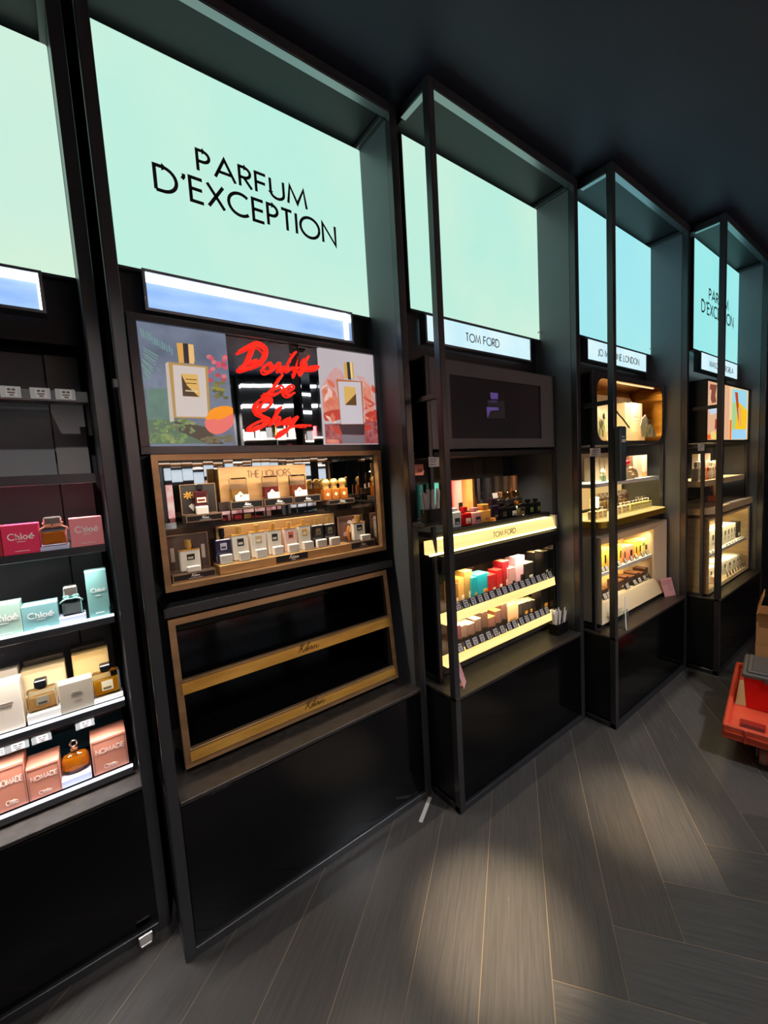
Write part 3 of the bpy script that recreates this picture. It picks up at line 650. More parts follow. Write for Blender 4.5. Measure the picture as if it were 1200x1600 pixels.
# neon
a = thing('neon_sign', "red neon handwriting glowing on mirrored strips between two posters", 'neon sign', bay('K'))
m = MB(); u0, u1 = .358, .723; n = 9; rnd = random.Random(5)
for i in range(n):
    x0, x1 = u0 + (u1 - u0) * i / n, u0 + (u1 - u0) * (i + 1) / n; k = rnd.uniform(-.0045, .0045)
    m.hexa([(x0, .19 + k, z0), (x1 - .001, .19 - k, z0), (x1 - .001, .199, z0), (x0, .199, z0), (x0, .19 + k, z1), (x1 - .001, .19 - k, z1), (x1 - .001, .199, z1), (x0, .199, z1)], MIRROR)
m.done('mirror_strips', a)
NEON = mat((255, 36, 22), .3, emit=1.5, name='neon_red'); TR = [
 [(335, 205), (290, 330), (240, 440), (190, 500)], [(365, 205), (320, 330), (270, 430)], [(165, 300), (260, 240), (380, 190), (480, 240), (500, 320), (450, 420), (340, 470), (200, 510), (180, 490), (240, 450), (380, 390)],
 [(200, 280), (300, 240), (380, 220), (450, 260), (465, 320), (420, 400), (330, 440)], [(520, 430), (450, 490), (480, 535), (550, 510), (540, 430), (500, 450)], [(560, 450), (560, 525), (620, 440), (655, 440), (645, 520), (700, 470)],
 [(700, 470), (690, 525), (740, 460), (740, 515), (800, 480)], [(840, 300), (800, 350), (750, 420)], [(820, 310), (780, 370), (765, 425)], [(985, 350), (930, 450), (870, 570), (900, 560), (960, 440)], [(965, 370), (900, 500), (860, 560)], [(810, 490), (950, 485), (1090, 468), (1085, 495), (950, 500)],
 [(680, 570), (600, 680), (510, 780), (450, 800)], [(660, 590), (580, 720), (520, 775)], [(510, 790), (600, 795), (690, 740), (660, 700), (560, 760)], [(700, 780), (800, 740), (800, 700), (740, 710), (710, 780), (760, 810), (820, 780)],
 [(555, 850), (450, 845), (360, 920), (380, 1010), (470, 1060), (530, 1090), (480, 1160), (380, 1205), (300, 1210), (310, 1170), (400, 1120), (520, 1075)], [(555, 850), (545, 920), (450, 990), (420, 960), (460, 890), (530, 860)], [(400, 910), (370, 960), (430, 1040), (500, 1080), (450, 1150), (330, 1195)],
 [(670, 940), (600, 1060), (540, 1160)], [(650, 950), (585, 1070), (560, 1150)], [(560, 1140), (620, 1070), (650, 1080), (620, 1160), (680, 1130)], [(680, 1130), (740, 1080), (720, 1145), (790, 1100), (850, 1060), (860, 1080)],
 [(700, 1140), (770, 1070), (760, 1140), (840, 1080)], [(860, 1065), (770, 1180), (640, 1290), (620, 1285), (700, 1215), (850, 1165), (1010, 1165)], [(840, 1090), (740, 1220), (640, 1300)]]
m = MB()
for i_, s in enumerate(TR):
    p = [PN(*q) for q in s]; m.tube(smooth([(x, .168 + .0015 * (i_ % 3), z) for x, z in p], 5), .0042, NEON, 7)
m.done('neon_tube', a)
m = MB()
for q in ((340, 300), (500, 480), (700, 480), (930, 470), (590, 760), (780, 760), (440, 1040), (600, 1130), (800, 1120)):
    x, z = PN(*q); m.box(x - .003, x + .003, .17, .19, z - .003, z + .003, ACRYL)
m.done('tube_support', a)

# ---------------------------------------------------------------- mirrored niche
t = thing('mirror_niche', 'bronze framed mirrored display niche of white and dark perfume bottles', 'display niche', bay('K'))
def frame_ring(x0, x1, z0, z1, e, y0, y1, m):
    f = MB()
    A = [(x0, z0), (x1, z0), (x1, z1), (x0, z1)]; B = [(x0 + e, z0 + e), (x1 - e, z0 + e), (x1 - e, z1 - e), (x0 + e, z1 - e)]
    for i in range(4):
        j = (i + 1) % 4; f.prism([A[i], A[j], B[j], B[i]], y0, y1, m)
    return f
frame_ring(.078, .987, 1.149, 1.601, .019, .15, .18, BRONZE).done('frame', t)
bk = MB(); bk.box(.079, .986, .425, .437, 1.15, 1.6, DARK); bk.box(.079, .097, .1801, .425, 1.15, 1.6, DARK); bk.box(.968, .986, .1801, .425, 1.15, 1.6, DARK); bk.box(.097, .968, .1801, .425, 1.5975, 1.601, DARK)
bk.done('housing', t); MB().box(.097, .968, .1801, .425, 1.15, 1.168, mat((96, 78, 60), .3, .6)).done('niche_floor', t)
m = MB(); n = 22; rnd = random.Random(11)
for i in range(n):
    x0, x1 = .0975 + .87 * i / n, .0975 + .87 * (i + 1) / n
    for z0, z1 in ((1.345, 1.597),):
        k = rnd.uniform(-.0018, .0018); q = rnd.uniform(-.003, .003)
        m.hexa([(x0, .415 + k, z0), (x1 - .0012, .415 - k, z0), (x1 - .0012, .424, z0), (x0, .424, z0), (x0, .415 + k + q, z1), (x1 - .0012, .415 - k + q, z1), (x1 - .0012, .424, z1), (x0, .424, z1)], MIRROR)
for z0 in (1.18, 1.38):                 # right cheek
    for i in range(4):
        y = .185 + i * .058; k = rnd.uniform(-.002, .002); m.hexa([(.962 + k, y, z0), (.9675, y, z0), (.9675, y + .056, z0), (.962 - k, y + .056, z0), (.962 + k, y, z0 + .19), (.9675, y, z0 + .19), (.9675, y + .056, z0 + .19), (.962 - k, y + .056, z0 + .19)], MIRROR)
m.done('mirror_strips', t)
st = MB(); st.box(.0975, .961, .275, .414, 1.168, 1.345, mat((70, 56, 44), .25, .7)); st.done('back_step', t)
m = MB()
for i in range(9):
    x = .30 + i * .046; m.box(x, x + .044, .272, .276, 1.352, 1.392, MIRROR, .002)
m.box(.3, .72, .276, .40, 1.3452, 1.352, SMOKE); m.done('mirror_cube_strip', t)
MB().box(.12, .95, .185, .195, 1.592, 1.597, mat((255, 226, 200), .4, emit=1.)).done('led_strip', t)
area('niche_lamp', at('K', .53, .205, 1.594), (0, .3, -1), .82, .016, (1, .86, .68), 4.6, 140)

def tray(label, u0, u1, d, z0, h, dep, backh=0., back=None, tilt=.0, txt=True):
    t = thing('leather_tray', label, 'tray', at('K', u0, d, z0)); w = u1 - u0; LE = mat((70, 60, 58), .5); ED = mat((170, 140, 108), .35, .9)
    m = MB(); m.box(0, w, .002, dep, 0, h, mat((74, 58, 50), .5), .001)
    m.done('base', t)
    e = .003; f = MB(); f.box(0, w, -.001, .002, 0, e, ED); f.box(0, w, -.001, .002, h - e, h, ED); f.box(0, e, -.001, .002, e, h - e, ED); f.box(w - e, w, -.001, .002, e, h - e, ED)
    f.box(0, .002, .002, dep, h, h + .002, ED); f.box(w - .002, w, .002, dep, h, h + .002, ED); f.done('metal_edge', t)
    q = MB(); q.box(e, w - e, -.0005, .002, e, h - e, BLACK)
    if txt: script_mark(q, w * .42, h * .42, w * .2, -.0008, WHITE, .09); q.box(w * .36, w * .68, -.0009, -.0005, h * .22, h * .27, WHITE)
    q.done('front_plate', t)
    if backh: 
        b_ = MB(); b_.box(0, w, dep - .008, dep, h, backh, back or mat((84, 66, 58), .5), .001); fr = frame_ring(0, w, h, backh, .003, dep - .010, dep - .0081, ED); b_.done('back_board', t); fr.done('back_board_edge', t)
    return t
t1 = tray('low leather tray with tall backboard, bottom left of the mirrored niche', .109, .25, .195, 1.1685, .024, .077, .155)
q = MB()
for x in (.012, .115): q.box(x, x + .012, .0683, .0689, .06, .11, mat((206, 186, 170), .4))
q.done('clasp', t1)
t2 = tray('raised leather tray with mirror backboard, upper left of the mirrored niche', .176, .30, .225, 1.3655, .024, .07, .135, mat((60, 58, 54), .15, .6))
q = MB(); 
for a in range(7):
    an = a * .9; q.ribbon([(.026, .095), (.026 + .016 * math.cos(an), .095 + .014 * math.sin(an))], .005, .0597, GOLD)
q.ribbon([(.03, .06), (.045, .04), (.06, .05), (.075, .045)], .014, .0597, mat((170, 168, 160), .5)); q.ribbon([(.045, .08), (.085, .09)], .014, .0597, mat((120, 120, 116), .5)); q.done('picture', t2)
MB().box(.0, .124, .003, .07, -.02, -.0005, SMOKE).done('foot', t2)
t3 = tray('black leather tray at the bottom right corner of the mirrored niche', .826, .955, .195, 1.1685, .03, .078)
t4 = tray('black tray under the three joined amber bottles', .765, .898, .255, 1.3725, .02, .055)
MB().box(.004, .129, .021, .05, -.0272, -.0005, SMOKE).done('foot', t4)
# picture board and orange crescent, right
x0, z0_ = UZ('K', 531, 845, .255); x1, z1_ = UZ('K', 566, 803.5, .255)
a = thing('picture_board', 'small framed board of white blossom, behind the right white bottle', 'picture', at('K', x0, .255, 1.2)); w = x1 - x0; hh = z1_ - 1.2
MB().box(0, w, .004, .012, 0, hh, mat((120, 92, 84), .5)).done('print', a); frame_ring(0, w, 0, hh, .004, 0, .004, mat((150, 124, 100), .3, .8)).done('frame', a)
q = MB(); rnd = random.Random(2)
for i in range(13):
    x, z = w * rnd.uniform(.25, .8), hh * rnd.uniform(.25, .8); q.prism([(x + .012 * math.cos(k), z + .01 * math.sin(k)) for k in [j * .7 for j in range(9)]], .0033 - i * .0001, .004, mat([(222, 206, 214), (200, 180, 196), (236, 226, 226)][i % 3], .5))
q.done('blossom', a)
x0, z0_ = UZ('K', 547, 845, .235)
q = MB(); q.v = []; 
pts = [(.012 * math.cos(k), .036 * math.sin(k)) for k in [math.pi / 2 + j * math.pi / 10 for j in range(11)]] + [(.004 * math.cos(k), .033 * math.sin(k)) for k in [math.pi * 1.5 - j * math.pi / 10 for j in range(1, 10)]]
q.prism(pts, 0, .012, mat((240, 140, 24), .4)); tag(q.done('orange_slice', None, at('K', x0 + .004, .236, 1.235)), 'orange crescent slice beside the right white bottle', 'slice')
# long brass riser
ru0, ru1 = .262, .822
t = thing('bottle_riser', 'long brass stepped stand holding eight perfume bottles in the niche', 'bottle stand', at('K', ru0, .182, 1.1685)); w = ru1 - ru0
RB = mat((206, 166, 112), .4, .6, noise=(9, (180, 142, 92), (.6, 3, 3)))
MB().box(0, w, 0, .085, 0, .032, RB, .001).done('base', t); MB().box(.02, w - .03, .0851, .09, .0, .165, RB, .001).done('back_plate', t)
x0, z0_ = UZ('K', 432, 880, .182); x1, z1_ = UZ('K', 481, 871, .182); x0 -= ru0; x1 -= ru0
q = MB(); q.box(x0, x1, -.002, -.0002, .004, .03, BLACK); script_mark(q, x0 + (x1 - x0) * .4, .013, (x1 - x0) * .3, -.0021, WHITE, .1); q.box(x0 + (x1 - x0) * .48, x0 + (x1 - x0) * .6, -.0026, -.002, .007, .009, WHITE)
q.done('name_plate', t)
zR = 1.2012; LQ = 'bottles on the long brass stand'
KB = [(337.5, 362.5, 843, 826, 'dark violet bottle with black cap, leftmost on the long brass stand', (40, 34, 66), ((16, 16, 20), .2, 0), ((200, 196, 210), (60, 50, 90))),
 (364, 389, 835.5, 823, 'white bottle next to the dark violet bottle on the brass stand', (240, 234, 218), None, None), (392.5, 416.5, 831, 820, 'second white bottle from the left on the brass stand', (240, 234, 218), None, ((206, 180, 130), (240, 234, 218))),
 (419, 440.5, 828, 818, 'third white bottle from the left on the brass stand', (240, 234, 218), None, None), (445, 464.5, 825, 816, 'pale pink bottle on the brass stand', (242, 214, 200), None, ((196, 110, 84), (60, 30, 24))),
 (467, 486, 820.5, 812, 'white bottle with gold label next to the black bottles, brass stand', (240, 234, 218), None, ((206, 160, 80), (240, 220, 170))), (489, 506.5, 820.5, 810, 'left of two black bottles on the brass stand', (26, 24, 26), None, ((120, 100, 70), (60, 50, 40))),
 (508, 524, 818.5, 808, 'right of two black bottles on the brass stand', (26, 24, 26), None, ((130, 124, 90), (70, 66, 50)))]
for i, (a, c, tb, tc, lb, col, cap, lab) in enumerate(KB):
    u0, u1, z1 = span('K', .225, zR, a, c, tb); zc = zof('K', tc, .232, (u0 + u1) / 2)
    bottle(lb, 'K', .225, zR, u0, u1, z1, max(zc, z1 + .02), col, cap or ((226, 180, 100), .28, .6), lab or ((34, 30, 28), (214, 206, 190)), LQ, dep=.026, capw=.36, edge=GOLD if i not in (0, 6, 7) else None, capkind='cyl', labbox=(.3, .7, .55, .84))
KBL = [(346, 364, 861), (375, 391.5, 857.5), (402, 418, 853.5), (429, 444, 849.5), (452.5, 468, 846), (476, 491, 841.5), (497, 511.5, 838), (518, 532, 834.5)]
for i, (a, c, pt) in enumerate(KBL):
    u0, u1, z1 = span('K', .192, zR, a, c, pt)
    tag(MB().box(-(u1 - u0) / 2, (u1 - u0) / 2, 0, .022, 0, min(z1 - zR, .034), CERAM, .002).done('ceramic_block', None, at('K', (u0 + u1) / 2, .194, zR)), 'white ceramic scent block, %s from the left on the long brass stand' % ORD[i], 'scent block', 'white scent blocks on the brass stand')
# single bottles with their blocks
u0, u1, z1 = span('K', .225, 1.193, 281.6, 313.5, 859.5); zc = zof('K', 844, .23, (u0 + u1) / 2)
bottle('white gold edged bottle in the bottom left leather tray', 'K', .225, 1.193, u0, u1, z1, zc, (240, 234, 218), ((226, 180, 100), .28, .6), ((34, 30, 28), (214, 196, 170)), dep=.026, capw=.34, edge=GOLD, capkind='cyl', labbox=(.34, .72, .52, .8))
def cblock(label, d, z, a, c, pt, mh=.03):
    u0, u1, z1 = span('K', d, z, a, c, pt)
    return tag(MB().box(-(u1 - u0) / 2, (u1 - u0) / 2, 0, .02, 0, min(z1 - z, mh), CERAM, .002).done('ceramic_block', None, at('K', (u0 + u1) / 2, d, z)), label, 'scent block')
cblock('white ceramic scent block in the bottom left leather tray', .2, 1.193, 293.5, 314, 885)
u0, u1, z1 = span('K', .25, 1.39, 304, 325.5, 767.5); zc = zof('K', 757, .255, (u0 + u1) / 2)
bottle('black bottle with dark red sides in the upper left leather tray', 'K', .25, 1.39, u0, u1, z1, zc, (52, 14, 18), ((14, 14, 16), .2, 0), ((220, 208, 180), (90, 20, 24)), dep=.026, capw=.42, labbox=(.2, .85, .5, .72))
cblock('white ceramic scent block in the upper left leather tray', .229, 1.39, 307.5, 326, 791)
u0, u1, z1 = span('K', .225, 1.199, 552, 571, 816); zc = zof('K', 806, .23, (u0 + u1) / 2)
bottle('white bottle standing on the bottom right leather tray', 'K', .225, 1.199, u0, u1, z1, zc, (240, 234, 218), ((226, 180, 100), .28, .6), ((34, 34, 34), (190, 190, 180)), dep=.026, capw=.4, edge=GOLD, capkind='cyl', labbox=(.3, .75, .55, .85))
cblock('white ceramic scent block on the bottom right leather tray', .2, 1.199, 566, 579.5, 835.5)
# liquors stand
zt = 1.3925
x0, zz = UZ('K', 344, 770, .345); x1, z1_ = UZ('K', 477, 726.5, .345); z1_ = UZ('K', 341, 730.6, .345)[1]
t = thing('liquor_stand', 'oak coloured backboard lettered THE LIQUORS with a dark foot', 'display stand', at('K', x0, .345, zt)); w = x1 - x0; hh = z1_ - zt
MB().box(0, w, 0, .01, .0, hh, mat((178, 138, 92), .4, .3, noise=(6, (150, 112, 70), (1, 1, 5))), .001).done('board', t)
MB().box(-.012, w + .0, -.012, .0, -.03, .03, mat((52, 40, 34), .4)).done('foot', t)
q = MB(); letters(q, 'THE LIQUORS', w * .3, hh * .72, hh * .17, -.0006, mat((92, 58, 34), .5), .12, .16, x1=w * .8); q.done('lettering', t)
LT = [(359, 409, 'left'), (411.5, 456, 'middle'), (457.5, 498.5, 'right')]
LB = [(357, 385, 747, (170, 120, 50), 'clear glass tumbler of golden liquor, left of three before the oak backboard'), (408, 433, 744, (110, 20, 24), 'glass tumbler of dark red liquor, middle of three before the oak backboard'), (450.5, 476, 742, (150, 66, 20), 'glass tumbler of brown liquor, right of three before the oak backboard')]
for (a, c, s), (ba, bc, bt, lc, lb) in zip(LT, LB):
    u0, z0_ = UZ('K', a, 785 - (a - 359) * .1, .29); u1 = UZ('K', c, 780 - (a - 359) * .1, .29)[0]
    tray('shallow black tray, %s of three under the tumblers' % s, u0, u1, .28, 1.3925, .03, .042)
    q0, q1, z1 = span('K', .304, 1.4225, ba + 2, bc + 1, bt); k = (q1 - q0) / 2
    a = thing('liquor_tumbler', lb, 'glass', at('K', (q0 + q1) / 2, .305, 1.4232), 0, 'tumblers of liquor'); hh = z1 - 1.4225; dk = .012
    MB().box(-k, k, -dk, dk, 0, hh, GLASS, k * .15).done('tumbler', a); MB().box(-k * .88, k * .88, -dk * .85, dk * .85, .004, hh * .52, mat(lc, .2)).done('liquor', a)
    b0, b1, b2 = span('K', .2825, 1.4225, ba + 11, bc + 4, bt + 20)
    a = thing('ceramic_block', 'white scent block with cream pyramid, %s of three before the tumblers' % s, 'scent block', at('K', (b0 + b1) / 2, .2822, 1.423), 0, 'scent blocks before the tumblers'); k = (b1 - b0) / 2
    MB().box(-k, k, 0, .009, 0, .024, CERAM, .001).done('block', a); MB().lathe([(k * .5, 0), (.001, .013)], (-k * .2, .0046, .0241), mat((236, 212, 160), .6), 4, False).done('pyramid', a)
# three joined amber bottles
for i in range(3):
    u0, u1 = uof('K', 506.5 + i * 12.7, .275, 1.41), uof('K', 518.7 + i * 12.7, .275, 1.41)
    z1 = 1.393 + .05
    t = bottle('small square amber bottle with gold ball cap, %s of three joined on a black tray' % ('left', 'middle', 'right')[i], 'K', .275, 1.393, u0, u1, z1, z1 + .045, (150, 84, 28), ((226, 184, 108), .28, .6), None, 'three joined amber bottles', dep=.03, capw=.9, capkind='ball')
    q = MB(); s = (u1 - u0) * .22; q.prism([(0, .025 - s), (s, .025), (0, .025 + s), (-s, .025)], -.001, 0, mat((240, 214, 160), .4)); q.done('label', t)

# ---------------------------------------------------------------- empty gold shelf unit
t = thing('gold_shelf_unit', 'empty black shelf unit with brushed gold frame and two gold shelf fronts', 'shelf unit', bay('K'))
A = [(.073, .13, .56, .098), ]
def yy(z): return .145 + (z - 1.058) / (.56 - 1.058) * (.1 - .145)
x0, x1, z0, z1, e = .073, .975, .56, 1.058, .021
f = MB()
A = [(x0, z0), (x1, z0), (x1, z1), (x0, z1)]; B = [(x0 + e, z0 + e), (x1 - e, z0 + e), (x1 - e, z1 - e), (x0 + e, z1 - e)]
for i in range(4):
    j = (i + 1) % 4; q = [A[i], A[j], B[j], B[i]]
    f.hexa([(x, yy(z), z) for x, z in q] + [(x, yy(z) + .02, z) for x, z in q], BRONZE)
f.done('frame', t)
h = MB(); h.box(x0 + .004, x0 + .02, .167, .41, .531, 1.055, GLOSS); h.box(x1 - .02, x1 - .004, .167, .41, .531, 1.055, GLOSS); h.box(x0 + .02, x1 - .02, .167, .41, 1.04, 1.055, GLOSS); h.box(x0 + .02, x1 - .02, .4, .41, .531, 1.04, GLOSS)
h.done('housing', t)
MB().box(x0 - .01, x1 + .035, .14, .41, 1.066, 1.1, FRAME, .002).done('top_lip', t)
for zf0, zf1, lt in ((.806, .852, 1), (.582, .622, 1)):
    y = yy((zf0 + zf1) / 2)
    s = MB().box(x0 + e, x1 - e, y + .003, .4, zf1 - .012, zf1 - .004, GLOSS).done('shelf', t)
    a, c = x0 + e - .004, x1 - e + .004; MB().hexa([(a, y - .010, zf0), (c, y - .010, zf0), (c, y + .002, zf0), (a, y + .002, zf0), (a, y - .004, zf1 - .008), (c, y - .004, zf1 - .008), (c, y + .002, zf1 - .008), (a, y + .002, zf1 - .008)], GOLD).box(a, c, y - .0035, y + .014, zf1 - .0079, zf1, BRONZE, .001).done('gold_front', s)
    q = MB(); script_mark(q, .505, zf0 + .009, .09, y - .0078, mat((96, 66, 28), .5), .045); q.done('lettering', s)

# ---------------------------------------------------------------- open shelf racks of the three right bays
RKL = {'T': 'black four legged metal rack carrying the dark screen and honey lit shelves', 'J': 'black four legged metal rack around the rounded gold niche and gold tray', 'M': 'black four legged metal rack around the orange picture screens'}
RD = {'T': 0., 'J': 0., 'M': -.035}
def rack(b):
    k = RD[b]; w = 1.022 if b != 'M' else 1.03; xl = .04 if b != 'M' else .0; H = 1.45 if b != 'M' else 1.035
    t = thing('shelf_rack', RKL[b], 'shelf rack', at(b, 0, k, .531), 0, 'black shelf racks')
    for x0, y0 in ((xl, .13), (w - .022, .13), (xl, .405), (w - .022, .405)):
        MB().box(x0, x0 + .02, y0, y0 + .018, 0, H, FRAME, .001).done('upright', t)
    for z in (.0, H - .02):
        f = MB(); f.box(xl + .02, w - .022, .405, .42, z, z + .018, FRAME); f.box(xl + .001, xl + .019, .148, .405, z, z + .018, FRAME); f.box(w - .021, w - .003, .148, .405, z, z + .018, FRAME); f.done('cross_bar', t)
    MB().box(.06, w - .022, .424, .433, .0, H, mat((40, 38, 38), .25)).done('back_sheet', t)
    return t
for b in 'TJM': rack(b)

# ---------------------------------------------------------------- bay with the dark screen
SD = .13
t = thing('video_screen', 'wide dark video screen in a mirrored grey surround, showing a purple bottle', 'screen', bay('T'))
x0, x1, z0, z1 = .062, .998, 1.588, 1.978
s0, sz0 = UZ('T', 706.5, 685, SD); s1, sz1 = UZ('T', 844.5, 603, SD); sz1 = UZ('T', 704.7, 585, SD)[1]
B4 = [(s0, sz0), (s1, sz0), (s1, sz1), (s0, sz1)]; A4 = [(x0, z0), (x1, z0), (x1, z1), (x0, z1)]
f = MB(); SURR = mat((128, 126, 128), .14, .4)
for i in range(4):
    j = (i + 1) % 4; f.prism([A4[i], A4[j], B4[j], B4[i]], SD, SD + .02, SURR)
f.done('surround', t)
MB().box(s0, s1, SD + .012, SD + .03, sz0, sz1, mat((58, 55, 58), .16, emit=0, noise=(2, (54, 51, 54), (1, 1, 1)))).done('screen', t)
MB().box(x0 + .002, x1 - .002, SD + .0305, .39, z0 + .002, z1 - .002, DARK).done('casing', t)
def PS(x, y): return UZ('T', 630 + x / 4.444, 480 + y / 4.444, SD)
g = Poster(PS, SD + .0118); PU, PU2 = pr((112, 88, 170), .45), pr((70, 58, 104), .35); DK = pr((24, 22, 28), .6)
g.p(DK, (600, 640), (715, 650), (722, 770), (600, 770)); g.p(PU, (617, 588), (672, 594), (672, 636), (622, 634)); g.p(PU2, (606, 650), (640, 640), (668, 645), (668, 660), (620, 664)); g.p(PU, (592, 690), (676, 694), (676, 712), (620, 716), (598, 770))
g.mb.done('screen_picture', t)
MB().box(.0625, .998, .125, .4, 1.553, 1.575, DARK).done('shelf_lip', t)
# mirrored back of the upper shelf
t = thing('back_mirror', 'dark mirrored back panel behind the row of tall gift tubes', 'mirror', bay('T'))
MB().box(.062, .88, .392, .404, 1.24, 1.55, mat((92, 84, 78), .07, .7)).done('panel', t)
# lit shelf
t = thing('lit_shelf', 'black shelf with honey lit lettered front, under the row of bottles', 'shelf', bay('T'))
m = MB(); m.box(.062, .977, .15, .40, 1.195, 1.22, BLACK, .001); m.box(.062, .977, .31, .385, 1.2201, 1.27, BLACK, .001); m.done('board', t)
q = MB()
for a, c in ((.0, .038), (.062, .976)): q.hexa([(a, .12, 1.132), (c, .12, 1.132), (c, .15, 1.132), (a, .15, 1.132), (a, .135, 1.192), (c, .135, 1.192), (c, .15, 1.192), (a, .15, 1.192)], GLOWY)
q.done('light_panel', t)
MB().box(.063, .93, .128, .149, 1.1921, 1.197, LEDW).done('led_strip', t); MB().box(.0, .976, .112, .12, 1.128, 1.136, LEDW).done('led_strip', t)
MB().box(.977, .998, .118, .3, 1.13, 1.2, mat((226, 210, 190), .5)).done('end_cap', t)
u0, z_ = UZ('T', 695 + 530 / 7.0588, 735 + 740 / 7.0588, .127); u1 = UZ('T', 695 + 778 / 7.0588, 830, .127)[0]
q = MB(); letters(q, 'TOM FORD', u0, 1.15, .024, .1245, mat((84, 60, 30), .5), .13, .15, x1=u1); q.done('lettering', t)
m = MB(); m.box(.062, .998, .105, .4, 1.094, 1.118, DARK, .002); m.box(.062, .998, .11, .4, 1.05, 1.0939, BLACK); m.done('lower_ledge', t)
area('shelf_area_light', at('T', .5, .17, 1.545), (0, .4, -1), .8, .02, (1, .84, .62), 2.8)
# gift tubes
def tube_gift(label, pl, p2, pt, d, z0, col, m=None, band=None):
    u0, u1, z1 = span('T', d, z0, pl, p2, pt); r = (u1 - u0) / 2; h = z1 - z0
    q = MB(); M_ = m or mat(col, .35); q.cyl((0, 0, 0), r, h * .72, M_, 20); q.cyl((0, 0, h * .722), r * 1.01, h * .278, M_, 20)
    if band: q.box(-r * .35, r * .35, -r * 1.03, -r * .9, h * .06, h * .3, mat(band, .4))
    return tag(q.done('gift_tube', None, at('T', (u0 + u1) / 2, d + r, z0)), label, 'gift tube', 'tall gift tubes behind the bottles')
ZB = 1.2705
for lb, a, c, pt, col, mm, bd in (('teal gift tube at the left end behind the paper strips', 676, 691, 754.5, (70, 150, 146), None, None), ('dark teal gift tube, leftmost behind the paper strips', 655, 664.5, 757.5, (20, 66, 66), None, None),
    ('bright red gift tube beside the bay post', 699, 710.6, 751.7, (196, 26, 44), None, None), ('pale pink gift tube with small black label', 711.3, 727.3, 750.6, (230, 164, 150), None, (24, 22, 24)),
    ('orange amber gift tube in the row', 728.2, 743.6, 749, (224, 156, 84), None, (214, 140, 70)), ('shiny steel grey gift tube in the row', 744.6, 758, 747.6, (90, 86, 84), mat((110, 106, 102), .2, 1), (40, 40, 44)),
    ('plain black gift tube in the row', 759.3, 772.6, 746, (22, 22, 26), None, None), ('glossy dark brown gift tube, left of two alike', 773.4, 786.7, 744.3, (60, 50, 42), mat((70, 60, 52), .2, .8), None),
    ('glossy dark brown gift tube, right of two alike', 787.4, 801, 743.6, (60, 50, 42), mat((84, 70, 58), .2, .8), None), ('copper brown gift tube at the right end of the row', 801.6, 812, 742.8, (128, 84, 58), mat((150, 104, 74), .25, .8), None)):
    tube_gift(lb, a, c, pt, .315, ZB, col, mm, bd)
# bottles on the lit shelf
def tb(label, pl, p2, ptb, ptc, col, cap, lab, d=.17, z0=1.2205, glass=False, liq=None, cw=.45, kind='box', lb=(.35, .85, .2, .6)):
    u0, u1, z1 = span('T', d, z0, pl, p2, ptb); zc = zof('T', ptc, d + .02, (u0 + u1) / 2)
    return bottle(label, 'T', d, z0, u0, u1, z1, max(zc, z1 + .012), col, cap, lab, 'bottles on the lit shelf', glass, liq, .042, cw, None, capkind=kind, labbox=lb)
BKC = ((16, 16, 18), .2, 0); GDC = ((206, 160, 90), .2, 1)
tb('clear white bottle with black label at the left end of the lit shelf', 705, 721, 800, 794, (222, 230, 228), ((210, 220, 220), .2, 0), ((40, 40, 44), (190, 190, 180)))
tb('translucent red bottle with white label and red cap', 723, 737.4, 802, 792, (186, 22, 30), ((200, 30, 36), .2, 0), ((244, 226, 206), (160, 120, 90)), cw=.4)
tb('pale pink bottle with square black label', 738.4, 753, 800, 793, (240, 170, 164), ((206, 140, 140), .2, 0), ((34, 26, 30), (220, 180, 180)))
tb('orange amber bottle with matching cap', 752.3, 767.6, 797, 787.5, (240, 178, 84), ((226, 156, 70), .25, .3), ((214, 150, 80), (150, 90, 40)), cw=.62)
tb('dark violet bottle with a white slip on its cap', 768.3, 780, 790, 779, (48, 36, 52), ((40, 30, 44), .2, 0), ((20, 18, 22), (120, 110, 110)))
tb('black bottle with grey label, third from the right group', 781.3, 793.4, 792, 785.5, (30, 28, 28), BKC, ((60, 52, 48), (110, 100, 90)))
tb('black bottle with white label near the clear gold bottle', 794, 807.3, 792, 786, (24, 24, 26), BKC, ((228, 224, 214), (120, 120, 120)), lb=(.5, .95, .2, .62))
tb('clear bottle of pale gold perfume with dark label', 808, 821.4, 788.5, 782, (0, 0, 0), GDC, ((24, 24, 26), (190, 170, 120)), glass=True, liq=(236, 206, 140), lb=(.45, .85, .25, .7))
tb('black bottle with green label, left of two at the right end', 825.5, 834.6, 786, 780, (18, 20, 20), BKC, ((104, 130, 64), (60, 80, 40)))
tb('black bottle with green label, right of two at the right end', 837.6, 845.2, 784.4, 779, (18, 20, 20), BKC, ((104, 130, 64), (60, 80, 40)))
tb('tiny orange amber sample bottle in front of the dark violet bottle', 769.6, 775.4, 809, 805.5, (226, 140, 66), BKC, ((240, 200, 140),), d=.155)
for lb, a, c, x, y, cp in (('black bottle with brown cap on the rear step, left of three', 779.5, 790.5, 779, 769, ((110, 76, 50), .3, .3)), ('black bottle with tall gold cap on the rear step, middle of three', 791.5, 803.5, 780, 768.6, GDC), ('black bottle with slim gold cap on the rear step, right of three', 805, 816.5, 779, 766.5, GDC)):
    tb(lb, a, c, y + 11, y, (22, 22, 24), cp, None, d=.245, z0=1.2455)
tag(MB().box(-.16, .16, 0, .06, 0, .024, BLACK, .001).done('step_riser', None, at('T', .74, .24, 1.221)), 'low black step under the gold capped bottles', 'riser')
u0, z0 = UZ('T', 774, 777, .165); 
